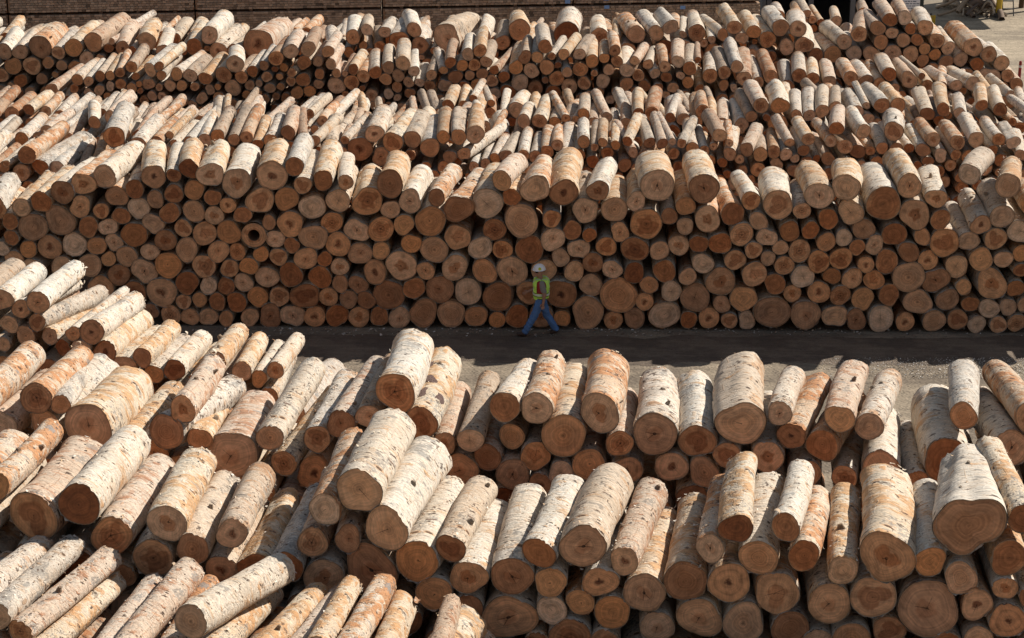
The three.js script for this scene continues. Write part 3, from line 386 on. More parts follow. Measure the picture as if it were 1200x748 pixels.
// curled scraps of bark
function curl(seed) { const f = rng(seed), w = .03 + .05 * f(), n = 8, P = [], I = [], tot = 1.5 + 2.5 * f(), rad = .03 + .04 * f(); for (let i = 0; i <= n; i++) { const a = i / n * tot, rd = rad * (1 + .5 * i / n), x = rd * Math.sin(a) * 1.4, y = rd * (1 - Math.cos(a)), ww = w * (1 - .6 * (i / n) ** 2) * (1 + .3 * (f() - .5)); P.push(x, y, -ww, x, y, ww); } for (let i = 0; i < n; i++) { const a = i * 2; I.push(a, a + 1, a + 2, a + 1, a + 3, a + 2); } const g = new THREE.BufferGeometry(); g.setAttribute('position', new THREE.Float32BufferAttribute(P, 3)); g.setAttribute('uv', new THREE.Float32BufferAttribute(P.filter((_, i) => i % 3 < 2), 2)); g.setIndex(I); g.computeVertexNormals(); return g; }
const CURLS = Array.from({ length: 6 }, (_, i) => curl(60 + i));
const curlMat = [std([.5, .37, .25], { side: THREE.DoubleSide }), std([.62, .53, .42], { side: THREE.DoubleSide }), std([.36, .2, .11], { side: THREE.DoubleSide })];
// loose flakes: many small lifted strips of bark peeling round the log (unit radius)
function flakes(seed) {
  const f = rng(seed), P = [], I = [];
  for (let q = 0; q < 46; q++) {
    const a0 = f() * 6.283, z0 = f() < .35 ? (f() < .5 ? .02 + .05 * f() : LEN - .02 - .05 * f()) : f() * LEN, al = .05 + .22 * f() ** 2, w = .008 + .03 * f() ** 2, lift = .02 + .10 * f() ** 2, sg = f() < .5 ? -1 : 1, n = 4, b = P.length / 3;
    for (let i = 0; i <= n; i++) { const t = i / n, a = a0 + sg * al * t * (1 - .35 * lift * 8 * t * t), r = 1.0 + lift * t * t, ww = w * (1 - .75 * t * t) * (.7 + .6 * f()); P.push(r * Math.cos(a), r * Math.sin(a), -z0 - ww, r * Math.cos(a), r * Math.sin(a), -z0 + ww); }
    for (let i = 0; i < n; i++) { const k = b + i * 2; I.push(k, k + 1, k + 2, k + 1, k + 3, k + 2); }
  }
  const g = new THREE.BufferGeometry(); g.setAttribute('position', new THREE.Float32BufferAttribute(P, 3)); g.setIndex(I); g.computeVertexNormals(); return g;
}
const FLAKES = Array.from({ length: 7 }, (_, i) => flakes(260 + i));
const flakeMat = [std([.60, .50, .38], { side: THREE.DoubleSide }), std([.50, .35, .22], { side: THREE.DoubleSide }), std([.70, .64, .55], { side: THREE.DoubleSide }), std([.22, .14, .09], { side: THREE.DoubleSide })];
// splinters left by the saw round a cut
function splinters(seed) { const f = rng(seed), gs = [], a0 = f() * 6.3, n = 16; for (let i = 0; i < n; i++) { const a = a0 + f() * 1.5, l = .03 + .07 * f() ** 2, g = new THREE.ConeGeometry(.0035 + .004 * f(), l, 3); g.rotateX(Math.PI / 2 * (.4 + .9 * f())); g.rotateZ(a - Math.PI / 2 + (f() - .5)); g.translate(Math.cos(a) * .97, Math.sin(a) * .97, .015); gs.push(g); } return mergeGeometries(gs); }
const SPL = Array.from({ length: 5 }, (_, i) => splinters(160 + i));
const splMat = std([.62, .5, .37]);
const roughBark = (() => { const n = 256, A = new Uint8Array(n * n * 4), B = new Uint8Array(n * n * 4), a = noise2(301), b = noise2(302); for (let j = 0; j < n; j++) for (let i = 0; i < n; i++) { const u = i / n, v = j / n, h = a(u * 30, v * 30, 30, 30) * .5 + b(u * 64, v * 64, 64, 64) * .5, c = mix3([.10, .055, .045], [.22, .15, .13], h), k = (j * n + i) * 4; for (let m = 0; m < 3; m++) { A[k + m] = toS(c[m]); B[k + m] = h * 255; } A[k + 3] = B[k + 3] = 255; } return new THREE.MeshStandardMaterial({ map: tex(A, n, n, true), bumpMap: tex(B, n, n, false), bumpScale: .03, roughness: 1 }); })();
const STUB = new THREE.CylinderGeometry(.028, .055, .07, 10, 2).translate(0, .025, 0);
const hollowMat = std([.20, .115, .065], { side: THREE.DoubleSide });
const RINGEND = (() => { const g = new THREE.RingGeometry(.46, .985, 40, 2); g.translate(0, 0, -.004); const p = g.attributes.position, u = g.attributes.uv; for (let i = 0; i < p.count; i++) u.setXY(i, .5 + p.getX(i) / 2.1, .5 + p.getY(i) / 2.1); return g; })();
function patchOn(l, a0, a1, z0, z1, seed) { // raised patch of rough bark on a log (unit radius, before scaling)
  const f = rng(seed), nz = noise2(seed), NA = 24, NL = 8, P = [], U = [], I = []; for (let j = 0; j <= NL; j++) for (let i = 0; i <= NA; i++) { const s = i / NA, t = j / NL, a = mix(a0, a1, s), e = Math.sin(Math.PI * s) ** .35, mid = (z0 + z1) / 2 + (nz(s * 3, 1, 99, 9) - .5) * .10, z = mid + (t - .5) * (z1 - z0) * e * (.7 + .6 * nz(s * 9, 4, 99, 9)), r = 1.005 + .045 * Math.min(1, 6 * Math.min(t, 1 - t)) * e; P.push(r * Math.cos(a), r * Math.sin(a), -z); U.push(a * .6, z * 2); } for (let j = 0; j < NL; j++) for (let i = 0; i < NA; i++) { const a = j * (NA + 1) + i; I.push(a, a + 1, a + NA + 1, a + 1, a + NA + 2, a + NA + 1); } const g = new THREE.BufferGeometry(); g.setAttribute('position', new THREE.Float32BufferAttribute(P, 3)); g.setAttribute('uv', new THREE.Float32BufferAttribute(U, 2)); g.setIndex(I); g.computeVertexNormals(); return g;
}
for (const l of single) { // the look and the label of each
  const S = l.sp === 'flare' ? FLARED : SHAPES[Math.floor(bj() * 14)];
  let b = pickBark(l.key), e = pickEnd(), t = [0, 0, 1, 1, 2, 3, 4][Math.floor(bj() * 7)];
  l.roll = bj() * 6.283;
  if (l.sp === 'raised') { b = 0; e = 6; t = 1; } if (l.sp === 'collar') { b = 2; e = 2; l.roll = 0; } if (l.sp === 'flare') { b = 0; e = 0; t = 2; l.roll = 2.4; }
  const spot = SPOT[l.key], where = l.top || !spot.face ? spot.top : spot.face;
  const endw = (t === 1 && e === 9 ? 'bright orange' : (TWORD[t] + ' ' + ENDS[e].n).trim()) + ' end', lift = l.key === 'wall' && !l.top ? (l.v < 1.15 ? 'low ' : l.v < 2.3 ? 'midway up ' : 'high ') : '';
  let label = l.top ? `${SIZE(l.r)} ${BARK[b].n} log with ${endw} ${where}` : `${SIZE(l.r)} log with ${endw} ${lift}${where}`.replace('midway up in', 'midway up'), grp = spot.g;
  if (l.sp === 'raised') label = 'raised white log heaped above its row beside the log with rough bark bands';
  if (l.sp === 'collar') label = 'cream log with bands of rough dark bark beside the raised white log';
  if (l.sp === 'flare') label = 'very thick log with a wide flared splintered butt end';
  if (l.sp === 'hollow') label = 'log with a black hollow heart in the shaded tall stack';
  l.look = { S, b, e, t, label, grp };
}
{ // where look and row leave a label shared, name the log it lies against
  const tally = {}; for (const l of single) tally[l.look.label] = (tally[l.look.label] || 0) + 1;
  for (const l of single) { if (tally[l.look.label] < 2) continue;
    let best = null, bd = 9; for (const m of single) if (m !== l && m.key === l.key) { const d = Math.hypot(m.u - l.u, m.v - l.v) - m.r - l.r; if (d < bd) { bd = d; best = m; } }
    if (!best || bd > .12) continue;
    const a = best.top ? `${SIZE(best.r)} ${BARK[best.look.b].n} one` : `${SIZE(best.r)} ${ENDS[best.look.e].n} one`, full = l.look.label + ' touching a ' + a;
    if (full.split(/\s+/).length <= 16) l.look.full = full; }
  for (const l of single) if (l.look.full) l.look.label = l.look.full;
}
for (const l of single) {
  const { S, b, e, t, label, grp } = l.look;
  const g = thing('log', label, 'log'); if (!l.sp) g.userData.group = grp;
  orient(g, l);
  const rf = l.sp === 'flare' ? l.r / 1.42 : l.r, sc = [rf, rf, l.L / LEN];
  const bark = mesh('bark', S.bark, barkMats[b][[0, 0, 0, 1, 1, 1, 2, 2, 3][Math.floor(bj() * 9)]], g); bark.scale.set(...sc);
  const ef = mesh('cut_end', l.sp === 'hollow' ? RINGEND : S.front, endMat[e + (bj() < .5 ? 10 : 0)][t], g); ef.scale.set(...sc);
  const eb = mesh('cut_end', S.back, endMat[(e + 3) % 10][t], g); eb.scale.set(...sc);
  if (l.sp === 'flare') for (let q = 0; q < 4; q++) { const w = mesh('splinters', SPL[q], splMat, ef); w.rotation.z = -l.roll + 3.4 + q * .7; w.scale.set(1.3, 1.3, 1.5); w.userData.kind = 'stuff'; }
  const close = l.rpx > 10 && l.top;
  if (l.rpx > 9 && bj() < .7) { const s = mesh('splinters', SPL[Math.floor(bj() * 5)], splMat, ef); s.rotation.z = bj() * 6.3; s.scale.set(1, 1, 1); s.userData.kind = 'stuff'; }
  if (close) { for (let q = 0; q < 2; q++) { const fm = mesh('loose_bark', FLAKES[Math.floor(bj() * 7)], flakeMat[Math.floor(bj() * 4)], g); fm.scale.set(...sc); fm.rotation.z = bj() * 6.3; fm.userData.kind = 'stuff'; } const n = Math.floor(bj() * 1.6); for (let q = 0; q < n; q++) { const a = bj() * Math.PI - l.roll, z = bj() < .5 ? bj() * .1 : l.L - bj() * .1, c = mesh('bark_curl', CURLS[Math.floor(bj() * 6)], curlMat[Math.floor(bj() * 3)], g); c.position.set(Math.cos(a) * rf * .985, Math.sin(a) * rf * .985, -z); c.rotation.set(0, 0, a - Math.PI / 2 + (bj() - .5)); c.scale.set(.35 + bj() * .4, .3 + bj() * .35, .5 + bj() * .8); } }
  if (close && bj() < .35) { const n = 1 + Math.floor(bj() * 2); for (let q = 0; q < n; q++) { const a = (.15 + .7 * bj()) * Math.PI - l.roll, st = mesh('branch_stub', STUB, barkMats[b][3], g); st.position.set(Math.cos(a) * rf * .97, Math.sin(a) * rf * .97, -(.3 + bj() * 1.9)); st.rotation.set(0, 0, a - Math.PI / 2); st.scale.set(.6 + bj() * .8, .5 + bj() * 1.1, .6 + bj() * .8); } }
  if (l.sp === 'collar') for (const [z0, z1, s, a0, a1] of [[.42, .82, 5, .1, 2.2], [.95, 1.3, 6, .2, 2.8], [1.6, 1.9, 7, 1.5, 2.7]]) { const p = mesh('rough_bark_band', patchOn(l, a0, a1, z0, z1, s), roughBark, g); p.scale.set(...sc); }
  if (l.sp === 'hollow') mesh('hollow', new THREE.CylinderGeometry(.34, .46, 1.1, 28, 3, true).rotateX(-Math.PI / 2).translate(0, 0, -.553), hollowMat, ef);
}
// all the other logs: one mass
{
  const mass = new THREE.Group(); mass.name = 'stacked_logs'; mass.userData = { kind: 'stuff', label: 'the many smaller stacked logs deeper in the rows and far behind', category: 'logs' }; scene.add(mass);
  const EPICK = [0, 15, 1, 4, 10, 5, 2, 11, 9, 14, 6, 19, 8, 13, 16, 12], rest = all.filter(l => !single.has(l)), K = 28, bins = Array.from({ length: K }, () => []);
  for (const l of rest) { l.roll = bj() * 6.283; l.t = [0, 0, 1, 1, 2, 3, 4][Math.floor(bj() * 7)]; const b = pickBark(l.key), q = Math.floor(bj() * 4); bins[b * 4 + q].push(l); }
  const o = new THREE.Object3D(), col = new THREE.Color();
  bins.forEach((L, k) => {
    if (!L.length) return; const S = LOWS[(k * 5) % 14], mats = [barkMat[k >> 2], endMat[EPICK[k % 16]][0], endMat[EPICK[(k + 5) % 16]][0]];
    [S.bark, S.front, S.back].forEach((geo, m) => {
      const im = new THREE.InstancedMesh(geo, mats[m], L.length); im.name = m ? 'cut_ends' : 'bark'; im.castShadow = im.receiveShadow = true; im.userData.kind = 'stuff';
      L.forEach((l, i) => { orient(o, l); o.scale.set(l.r, l.r, l.L / LEN); o.updateMatrix(); im.setMatrixAt(i, o.matrix); const old = [[1, 1, 1], [1, .97, .95], [.94, .90, .86], [.84, .77, .70], [.97, .95, .94], [.88, .85, .82], [.68, .58, .5]], c = m ? TINT[l.t] : old[Math.floor(bj() * 7)]; im.setColorAt(i, col.setRGB(...c)); });
      mass.add(im);
    });
  });
  console.log('single', single.size, 'rest', rest.length);
}
// ------------------------------------------------------------------ the man walking along the road
function field(sdf, cx, cy, cz, half, res) { // surface of a distance field
  const mc = new MarchingCubes(res, new THREE.MeshBasicMaterial(), false, false, 60000); mc.isolation = 0;
  const hs = res / 2; let k = 0;
  for (let z = 0; z < res; z++) for (let y = 0; y < res; y++) for (let x = 0; x < res; x++) mc.field[x + y * res + z * res * res] = -sdf(cx + (x - hs) / hs * half, cy + (y - hs) / hs * half, cz + (z - hs) / hs * half);
  mc.update(); const n = mc.count * 3, P = new Float32Array(mc.positionArray.subarray(0, n));
  for (let i = 0; i < P.length; i += 3) { P[i] = P[i] * half + cx; P[i + 1] = P[i + 1] * half + cy; P[i + 2] = P[i + 2] * half + cz; }
  let g = new THREE.BufferGeometry(); g.setAttribute('position', new THREE.BufferAttribute(P, 3)); g = mergeVertices(g, 1e-4); g.computeVertexNormals(); return g;
}
const cap = (a, b, ra, rb, sq = 1) => { const d = V(...b).sub(V(...a)), L2 = d.lengthSq(); return (x, y, z) => { const px = x - a[0], py = y - a[1], pz = z - a[2], t = clamp((px * d.x + py * d.y + pz * d.z) / L2, 0, 1); return Math.hypot((px - d.x * t) * sq, py - d.y * t, pz - d.z * t) - (ra + (rb - ra) * t); }; };
const smin = (a, b, k) => { const h = clamp(.5 + .5 * (b - a) / k, 0, 1); return mix(b, a, h) - k * h * (1 - h); };
const join = (list, k) => (x, y, z) => { let d = 9; for (const f of list) d = smin(d, f(x, y, z), k); return d; };
{
  const at = onGround(634, 393);
  const man = thing('person', 'person in white hard hat, lime safety vest and blue jeans walking along the road', 'person', [at.x, 0, at.z]);
  const skin = std([.36, .20, .14], { roughness: .6 });
  const head = [cap([-.055, 1.60, 0], [-.045, 1.665, 0], .088, .098), cap([-.11, 1.56, 0], [-.06, 1.58, 0], .045, .06), cap([-.155, 1.605, 0], [-.135, 1.64, 0], .018, .014), cap([-.03, 1.62, .088], [-.03, 1.645, .09], .018, .02), cap([-.03, 1.62, -.088], [-.03, 1.645, -.09], .018, .02), cap([-.02, 1.46, 0], [-.035, 1.56, 0], .062, .058)];
  const armL = [cap([.01, 1.40, .19], [.075, 1.13, .245], .056, .046), cap([.075, 1.13, .245], [.045, .90, .235], .046, .031)];
  const armR = [cap([.01, 1.40, -.19], [-.10, 1.15, -.235], .056, .046), cap([-.10, 1.15, -.235], [-.32, 1.05, -.21], .046, .031)];
  const trunk = [cap([.0, .97, 0], [.0, 1.1, 0], .135, .13, .88), cap([.0, 1.1, .07], [.0, 1.36, .1], .12, .128, .78), cap([.0, 1.1, -.07], [.0, 1.36, -.1], .12, .128, .78), cap([.0, 1.40, .15], [0, 1.40, -.15], .08, .08)];
  const hand = (w, dir, th, s) => { // palm, four fingers and a thumb, slightly curled
    const d = V(...dir).normalize(), n = V(...th).normalize(), q = d.clone().cross(n).normalize(), W = V(...w), pt = (a, b, c) => W.clone().addScaledVector(d, a).addScaledVector(n, b).addScaledVector(q, c).toArray(), out = [cap(pt(0, 0, 0), pt(.075, .022, 0), .026, .015), cap(pt(0, 0, 0), pt(.08, 0, 0), .026, .016), cap(pt(0, 0, 0), pt(.075, -.024, 0), .024, .014)];
    for (const [b, l] of [[.03, .062], [.010, .072], [-.011, .068], [-.031, .052]]) out.push(cap(pt(.078, b, 0), pt(.078 + l * .55, b * 1.05, .010 * s), .0095, .009), cap(pt(.078 + l * .55, b * 1.05, .010 * s), pt(.078 + l * .95, b, .034 * s), .009, .0075));
    out.push(cap(pt(.015, .02, .004 * s), pt(.048, .056, .014 * s), .0125, .011), cap(pt(.048, .056, .014 * s), pt(.082, .062, .024 * s), .011, .009)); return out;
  };
  const bodyF = join([...head, ...armL, ...armR, ...trunk.map(f => (x, y, z) => f(x, y, z) + .015)], .03);
  const gs = [field(bodyF, -.05, 1.32, 0, .52, 84), field(join(hand([.045, .905, .235], [-.10, -1, -.02], [-1, .1, 0], -1), .008), .03, .83, .235, .14, 56), field(join(hand([-.315, 1.052, -.21], [-1, -.45, .08], [-.3, 1, 0], 1), .008), -.39, 1.02, -.2, .14, 56)];
  mesh('body', mergeGeometries(gs), skin, man);
  // jeans
  const hipL = [0, .93, .085], hipR = [0, .93, -.085];
  const jeans = join([cap([0, .90, .05], [0, .98, .05], .125, .128), cap([0, .90, -.05], [0, .98, -.05], .125, .128), cap(hipL, [-.175, .53, .10], .12, .09), cap([-.175, .53, .10], [-.385, .13, .10], .088, .082), cap(hipR, [.13, .52, -.10], .12, .09), cap([.13, .52, -.10], [.355, .14, -.10], .088, .082)], .035);
  const denim = (() => { const n = 128, A = new Uint8Array(n * n * 4), a = noise2(611); for (let k = 0; k < n * n; k++) { const u = (k % n) / n, v = Math.floor(k / n) / n, e = .75 + .3 * a(u * 64, v * 64, 64, 64) + .25 * (a(u * 6, v * 6, 6, 6) - .5); A[k * 4] = toS(.095 * e); A[k * 4 + 1] = toS(.21 * e); A[k * 4 + 2] = toS(.46 * e); A[k * 4 + 3] = 255; } const t = tex(A, n, n, true); return new THREE.MeshStandardMaterial({ map: t, roughness: .95 }); })();
  const withUV = g => { const p = g.attributes.position, u = new Float32Array(p.count * 2); for (let i = 0; i < p.count; i++) { u[i * 2] = p.getX(i) * 2.2 + p.getZ(i); u[i * 2 + 1] = p.getY(i) * 2.2; } g.setAttribute('uv', new THREE.BufferAttribute(u, 2)); return g; };
  mesh('jeans', withUV(field((x, y, z) => Math.max(jeans(x, y, z) + .006 * Math.sin(y * 46 + x * 30 + 2 * Math.sin(z * 22 + y * 9)) * sm(.95, .5, y) + .004 * Math.sin(y * 19 - x * 41), y - 1.0), 0, .55, 0, .58, 96)), denim, man);
  mesh('belt', new THREE.TorusGeometry(.135, .02, 8, 28).rotateX(Math.PI / 2).scale(.95, 1, 1.28).translate(0, .985, 0), std([.03, .02, .015]), man);
  // T-shirt: grey sleeves, red body
  const shirtB = join(trunk, .05);
  mesh('shirt', field((x, y, z) => Math.max(shirtB(x, y, z) - .012, y - 1.47, .96 - y), 0, 1.2, 0, .36, 56), std([.30, .025, .03]), man);
  for (const [arm, z] of [[armL, .2], [armR, -.2]]) mesh('sleeve', field((x, y, zz) => Math.max(arm[0](x, y, zz) - .022, 1.19 - y), .01, 1.3, z, .2, 44), std([.22, .21, .20]), man);
  // vest with reflective bands, open at the sides
  let vest = field((x, y, z) => Math.max(shirtB(x, y, z) - .03 + .006 * Math.sin(y * 33 + x * 24 + z * 14), y - 1.475, .97 - y + .02 * Math.sin(x * 14)), 0, 1.22, 0, .36, 72);
  { const p = vest.attributes.position, ix = vest.index.array, keep = [], col = new Float32Array(p.count * 3);
    for (let i = 0; i < p.count; i++) { const x = p.getX(i), y = p.getY(i), z = p.getZ(i), band = Math.abs(y - 1.10) < .028 || (y > 1.13 && Math.abs(Math.abs(z) - .1) < .024), edge = Math.abs(Math.abs(y - 1.10) - .042) < .010; const c = band ? [.62, .64, .62] : edge ? [.05, .10, .02] : [.55, .92, .14]; col.set(c, i * 3); }
    for (let i = 0; i < ix.length; i += 3) { let x = 0, y = 0, z = 0; for (let m = 0; m < 3; m++) { x += p.getX(ix[i + m]) / 3; y += p.getY(ix[i + m]) / 3; z += p.getZ(ix[i + m]) / 3; } if (y > 1.14 && y < 1.37 && Math.abs(z) > .12 && x < .015 && x > -.115) continue; if (y > 1.30 && Math.abs(z) > .225) continue; keep.push(ix[i], ix[i + 1], ix[i + 2]); }
    vest.setAttribute('color', new THREE.BufferAttribute(col, 3)); vest.setIndex(keep); }
  mesh('safety_vest', vest, new THREE.MeshStandardMaterial({ vertexColors: true, roughness: .7, side: THREE.DoubleSide }), man);
  // hard hat with brim and sticker
  const hat = mesh('hard_hat', new THREE.LatheGeometry([[.0, .125], [.04, .122], [.08, .10], [.108, .065], [.120, .02], [.122, 0], [.138, -.006], [.138, -.012], [.118, -.008]].map(([x, y]) => new THREE.Vector2(x, y)), 36).scale(1.16, 1.08, 1.02).rotateZ(.06).translate(-.05, 1.695, 0), std([.86, .87, .88], { roughness: .3 }), man);
  mesh('brim', new THREE.CylinderGeometry(.07, .07, .01, 24).scale(1.1, 1, 1.25).translate(-.15, 1.69, 0), std([.86, .87, .88], { roughness: .3 }), hat);
  mesh('ridge', new THREE.TorusGeometry(.118, .012, 8, 24, Math.PI).scale(1.16, 1.13, 1).translate(-.05, 1.695, 0), std([.86, .87, .88], { roughness: .3 }), hat);
  mesh('sticker', new THREE.CircleGeometry(.036, 20).rotateX(-.35).translate(-.04, 1.745, .1215), std([.55, .62, .05]), hat);
  mesh('sunglasses', new THREE.CylinderGeometry(.104, .1, .04, 24, 1, true, Math.PI * 1.08, Math.PI * .84).translate(-.055, 1.645, 0), std([.012, .012, .015], { roughness: .2, side: THREE.DoubleSide }), man);
  for (const [a, b, z, n] of [[[-.395, .075, .10], [-.555, .07, .10], .1, 0], [[.365, .10, -.10], [.26, .045, -.10], -.1, 1]]) {
    const sh_ = join([cap(a, b, .06, .045), cap([a[0], a[1] + .06, a[2]], a, .055, .058)], .03);
    mesh('boot', field((x, y, zz) => Math.max(sh_(x, y, zz), .012 - y), (a[0] + b[0]) / 2, .09, z, .2, 44), std([.055, .035, .028], { roughness: .7 }), man);
  }
}
console.log('man');
// ------------------------------------------------------------------ packs of sawn lumber behind the rows
{
  const yaw = -5.2 * dg, seamH = 2.48, bgeo = new RoundedBoxGeometry(.142, .082, .12, 1, .008);
  const P = (px, back = 0) => { const n = V(Math.sin(yaw), 0, -Math.cos(yaw)), q = V(0, 0, -75.2), d = ray(px, 10), t = q.clone().sub(V(0, 0, 0)).dot(n) / (d.x * n.x + d.z * n.z); return V(d.x * t, 0, d.z * t).addScaledVector(n, back); };
  const boardMat = std([1, 1, 1], { roughness: .9 }), core = std([.38, .25, .16]), bol = std([.16, .11, .08]), tagM = std([.25, .42, .75]), f = rng(2024);
  const cols = [[-215, 8], [8, 228], [228, 448], [448, 672], [672, 892]];
  const tags = { 3: [[665, 3]], 4: [[710, 0], [800, 12], [711, 10], [845, 0]] };
  cols.forEach(([xa, xb], ci) => { for (const up of [0, 1]) {
    const A = P(xa), B = P(xb), w = A.distanceTo(B) - .06, h = up ? 2.3 : seamH - .2, y0 = up ? seamH + .02 : .12;
    const label = ['brown lumber pack', up ? 'resting on another pack' : 'beneath another pack', ['beyond the stacks\u2019 far corner', 'behind the thick far logs', 'behind the slender far logs', 'with one blue tag', 'with blue tags next to the dark shed'][ci]].join(' ');
    const g = thing('lumber_pack', label, 'lumber pack', [A.x, y0, A.z], 'packs of lumber behind the logs'); g.rotation.y = -yaw;
    mesh('core', bx(w, h, 2.2, w / 2 + .03, h / 2, -1.2), core, g);
    const nx = Math.floor(w / .15), ny = Math.floor(h / .09), im = new THREE.InstancedMesh(bgeo, boardMat, nx * ny), o = new THREE.Object3D(), c = new THREE.Color(); im.name = 'board_ends'; im.userData.kind = 'stuff'; im.castShadow = im.receiveShadow = true; let k = 0;
    for (let j = 0; j < ny; j++) for (let i = 0; i < nx; i++) { o.position.set(.1 + (i + .5 + (j % 2) * .3) * w / nx * .985, (j + .5) * h / ny, -.06 + (f() - .5) * .05); o.rotation.z = (f() - .5) * .03; o.updateMatrix(); im.setMatrixAt(k, o.matrix); const t = f(), e = (.7 + .6 * f()) * (f() < .06 ? .5 : 1); im.setColorAt(k++, c.setRGB(mix(.36, .48, t) * e, mix(.26, .36, t) * e, mix(.185, .26, t) * e)); }
    g.add(im);
    for (let q = 0; q < 5; q++) mesh('bolster', bx(.12, .13, 2.1, w * (q + .5) / 5, -.075, -1.15), bol, g);
    if (up && ci === 4) mesh('end_cap', bx(.5, .05, 1.2, w - .2, h + .03, -.6), std([.7, .66, .58]), g);
    for (const [tx, ty] of tags[ci] || []) { const T = atDist(tx, ty, -75.2), yl = T.y - y0; if (yl > 0 === true && yl < h && yl > 0) { const L = P(tx).distanceTo(A) * (tx >= xa ? 1 : -1); mesh('tag', bx(.2, .13, .012, L, yl, .035), tagM, g); } }
  } });
}
// ------------------------------------------------------------------ open dark shed, sign, yard things
{
  const z = -79, xl = atDist(893, 10, z).x, xr = atDist(1058, 10, z).x, w = xr - xl, shed = thing('open_shed', 'open-fronted shed with a black interior next to the lumber packs', 'shed', [xl, 0, z]);
  const wallM = std([.16, .17, .19], { roughness: .7 }), steel = std([.14, .145, .16], { roughness: .6, metalness: .3 });
  for (let i = 0; i < 12; i++) mesh('wall_panel', new RoundedBoxGeometry(w / 12 - .02, 5.2, .12, 1, .02).translate((i + .5) * w / 12, 2.6, -11), wallM, shed);
  for (const s of [0, 1]) mesh('side_wall', bx(.15, 5.2, 11, s ? w - .08 : .08, 2.6, -5.5), wallM, shed);
  mesh('roof', bx(w + .8, .2, 12, w / 2, 5.32, -5.4), wallM, shed);
  mesh('floor_slab', bx(w - .4, .06, 10.8, w / 2, .035, -5.5), std([.16, .15, .14]), shed);
  for (let i = 0; i < 4; i++) mesh('post', bx(.2, 5.2, .2, .3 + i * (w - .6) / 3, 2.6, -.2), steel, shed);
}
{
  const p = atDist(1065, 17, -77.5), s = 2300 / 79, c = document.createElement('canvas'); c.width = 256; c.height = 384; const x = c.getContext('2d');
  x.fillStyle = '#dcdde2'; x.fillRect(0, 0, 256, 384); x.fillStyle = '#b5252d'; x.fillRect(10, 346, 236, 8); x.fillRect(10, 12, 236, 70); x.fillStyle = '#3d4566';
  const f = rng(8); for (let r = 0; r < 8; r++) { let u = 28 + f() * 20; while (u < 215) { const l = 12 + f() * 34; x.fillRect(u, 108 + r * 28, l, 10); u += l + 9; } }
  const t = new THREE.CanvasTexture(c); t.colorSpace = THREE.SRGBColorSpace;
  const g = thing('notice_sign', 'white notice board with dark lines and red stripe on a dark post', 'sign', [p.x, 0, p.z]);
  mesh('board', new RoundedBoxGeometry(.84, 1.26, .03, 1, .01).translate(0, p.y + .63, 0), std([.8, .8, .82]), g);
  mesh('print', new THREE.PlaneGeometry(.82, 1.24).translate(0, p.y + .63, .019), new THREE.MeshStandardMaterial({ map: t, roughness: .6 }), g);
  for (const [px, w] of [[.50, .16], [-.3, .08]]) mesh('post', bx(w, 3.5, .12, px, 1.75, -.1), std([.035, .045, .04]), g);
}
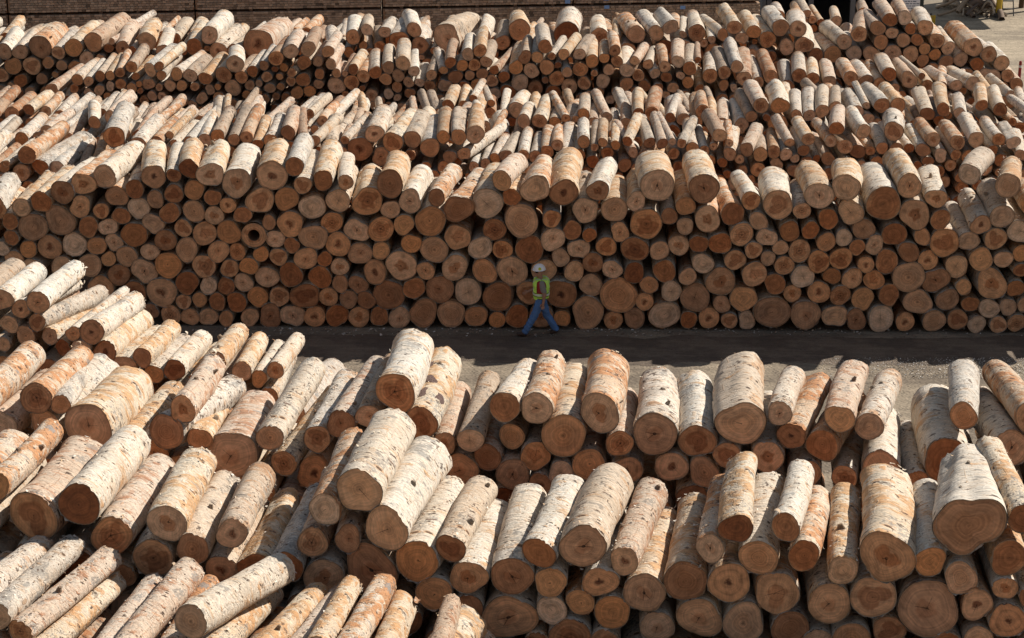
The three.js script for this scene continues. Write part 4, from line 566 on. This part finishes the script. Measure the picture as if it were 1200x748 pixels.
{
  const ye = std([.55, .36, .02], { roughness: .5 }), dk = std([.05, .05, .055], { roughness: .6 });
  const b = onGround(1170, 20.5);
  // unseen deck added on the yellow legs to cast shade across the yard
  const cv = thing('added_shade_deck', 'raised conveyor deck carried on thick yellow legs beside a steel stair', 'shade_deck', [b.x, 0, b.z]);
  for (const [x, zz] of [[0, 0], [3.4, -2.5], [.2, -4.6]]) { mesh('leg', new THREE.CylinderGeometry(.13, .13, 3.5, 18).translate(x, 1.75, zz), ye, cv); mesh('leg_foot', new THREE.CylinderGeometry(.17, .18, .22, 18).translate(x, .11, zz), dk, cv); }
  mesh('deck', bx(3.0, .35, 5.6, 1.2, 3.65, -2.4), dk, cv);
  const st = onGround(1181, 18.5), sg = thing('steel_stair', 'dark steel stair standing next to the yellow leg', 'stair', [st.x, 0, st.z]);
  for (const s of [-1, 1]) mesh('rail', bar(V(s * .24, 0, .1), V(s * .24, 3.2, -1.3), .025), dk, sg);
  for (let i = 0; i < 9; i++) mesh('step', bx(.46, .03, .16, 0, .3 + i * .33, -.03 - i * .144), dk, sg);
  const p2 = onGround(1197, 9), po = thing('steel_post', 'brown steel post standing beyond the steel stair', 'post', [p2.x, 0, p2.z]);
  mesh('shaft', new THREE.CylinderGeometry(.11, .12, 3, 16).translate(0, 1.5, 0), std([.10, .06, .03]), po); mesh('cap', new THREE.CylinderGeometry(.13, .13, .06, 16).translate(0, 3.02, 0), dk, po);
  const yb = onGround(1089, 29), bg = thing('yellow_barrier', 'low yellow steel guard frame at the foot of the notice sign', 'barrier', [yb.x, 0, yb.z]);
  for (const x of [-.22, .22]) mesh('upright', new RoundedBoxGeometry(.07, .42, .07, 1, .01).translate(x, .21, 0), ye, bg);
  mesh('crossbar', new RoundedBoxGeometry(.37, .07, .06, 1, .01).translate(0, .37, 0), ye, bg); mesh('infill', bx(.37, .3, .03, 0, .17, 0), ye, bg); mesh('knob', new THREE.SphereGeometry(.05, 12, 8).translate(.05, .46, 0), dk, bg);
  const rp = onGround(1194.5, 93), rg = thing('red_bollard', 'slim red marker post with a white band beside the log heap', 'marker post', [rp.x, 0, rp.z]);
  mesh('shaft', new THREE.CylinderGeometry(.055, .06, .66, 14).translate(0, .33, 0), std([.28, .03, .025]), rg); mesh('band', new THREE.CylinderGeometry(.058, .0585, .09, 14).translate(0, .5, 0), std([.6, .58, .55]), rg); mesh('cap', new THREE.SphereGeometry(.056, 12, 8).translate(0, .66, 0), std([.28, .03, .025]), rg);
  // heap of offcuts, bent bark slabs and poles
  const f = rng(310), hp = onGround(1140, 14), heap = thing('offcut_heap', 'untidy heap of bent bark slabs, poles and offcuts beside the yellow leg', 'offcut heap', [hp.x, 0, hp.z]);
  const hm = [std([.12, .085, .065]), std([.34, .25, .17]), std([.20, .14, .10]), std([.50, .41, .31])];
  for (let i = 0; i < 34; i++) {
    const cx = (f() - .5) * 1.8, cz = (f() - .5) * 2.6, a = f() * 6.3, l = .3 + .8 * f(), h = .06 + .6 * f() * Math.exp(-(cx * cx + cz * cz) * .35), bend = .15 + .5 * f();
    const pts = [-1, -.5, 0, .5, 1].map(t => V(cx + Math.cos(a) * l * t, Math.max(.05, h + bend * (1 - t * t) - .15 + .2 * (f() - .5)), cz + Math.sin(a) * l * t));
    mesh(i % 3 ? 'pole' : 'bark_slab', new THREE.TubeGeometry(new THREE.CatmullRomCurve3(pts), 10, i % 3 ? .04 + .03 * f() : .10 + .05 * f(), 6), hm[Math.floor(f() * 4)], heap);
  }
}
// ------------------------------------------------------------------ scraps of bark on the road and between the rows
{
  const f = rng(515), list = [], o = new THREE.Object3D(), c = new THREE.Color();
  const put = (x, z, s) => list.push([x, z, s]);
  for (let i = 0; i < 2600; i++) { const p = onGround(960 + 290 * f() ** .7, 420 + 24 * f()); put(p.x, p.z, .2 + .5 * f()); }
  for (let i = 0; i < 500; i++) put((f() - .5) * 30, -45.45 + .5 * f() ** 2, .4 + f());
  for (let i = 0; i < 200; i++) put((f() - .5) * 30, -43.4 + 8 * f(), .4 + .8 * f());
  for (let i = 0; i < 1200; i++) put((f() - .5) * 34, -30.6 + 6 * (f() - .5) * 2.2, .5 + f());
  const im = new THREE.InstancedMesh(CURLS[0].clone(), std([1, 1, 1], { side: THREE.DoubleSide }), list.length); im.name = 'bark_scraps'; im.userData = { kind: 'stuff', label: 'scraps of bark and chips littering the road', category: 'bark scraps' };
  list.forEach(([x, z, s], i) => { o.position.set(x, .012, z); o.rotation.set((f() - .5) * .5, f() * 6.3, (f() - .5) * .5); o.scale.set(s * .6, s * .3, s * .5); o.updateMatrix(); im.setMatrixAt(i, o.matrix); const t = f(), e = .5 + .6 * f(); im.setColorAt(i, c.setRGB(...mix3([.36, .28, .2], [.72, .69, .64], t).map(q => q * e))); });
  im.castShadow = im.receiveShadow = true; scene.add(im);
}
renderer.render(scene, camera);
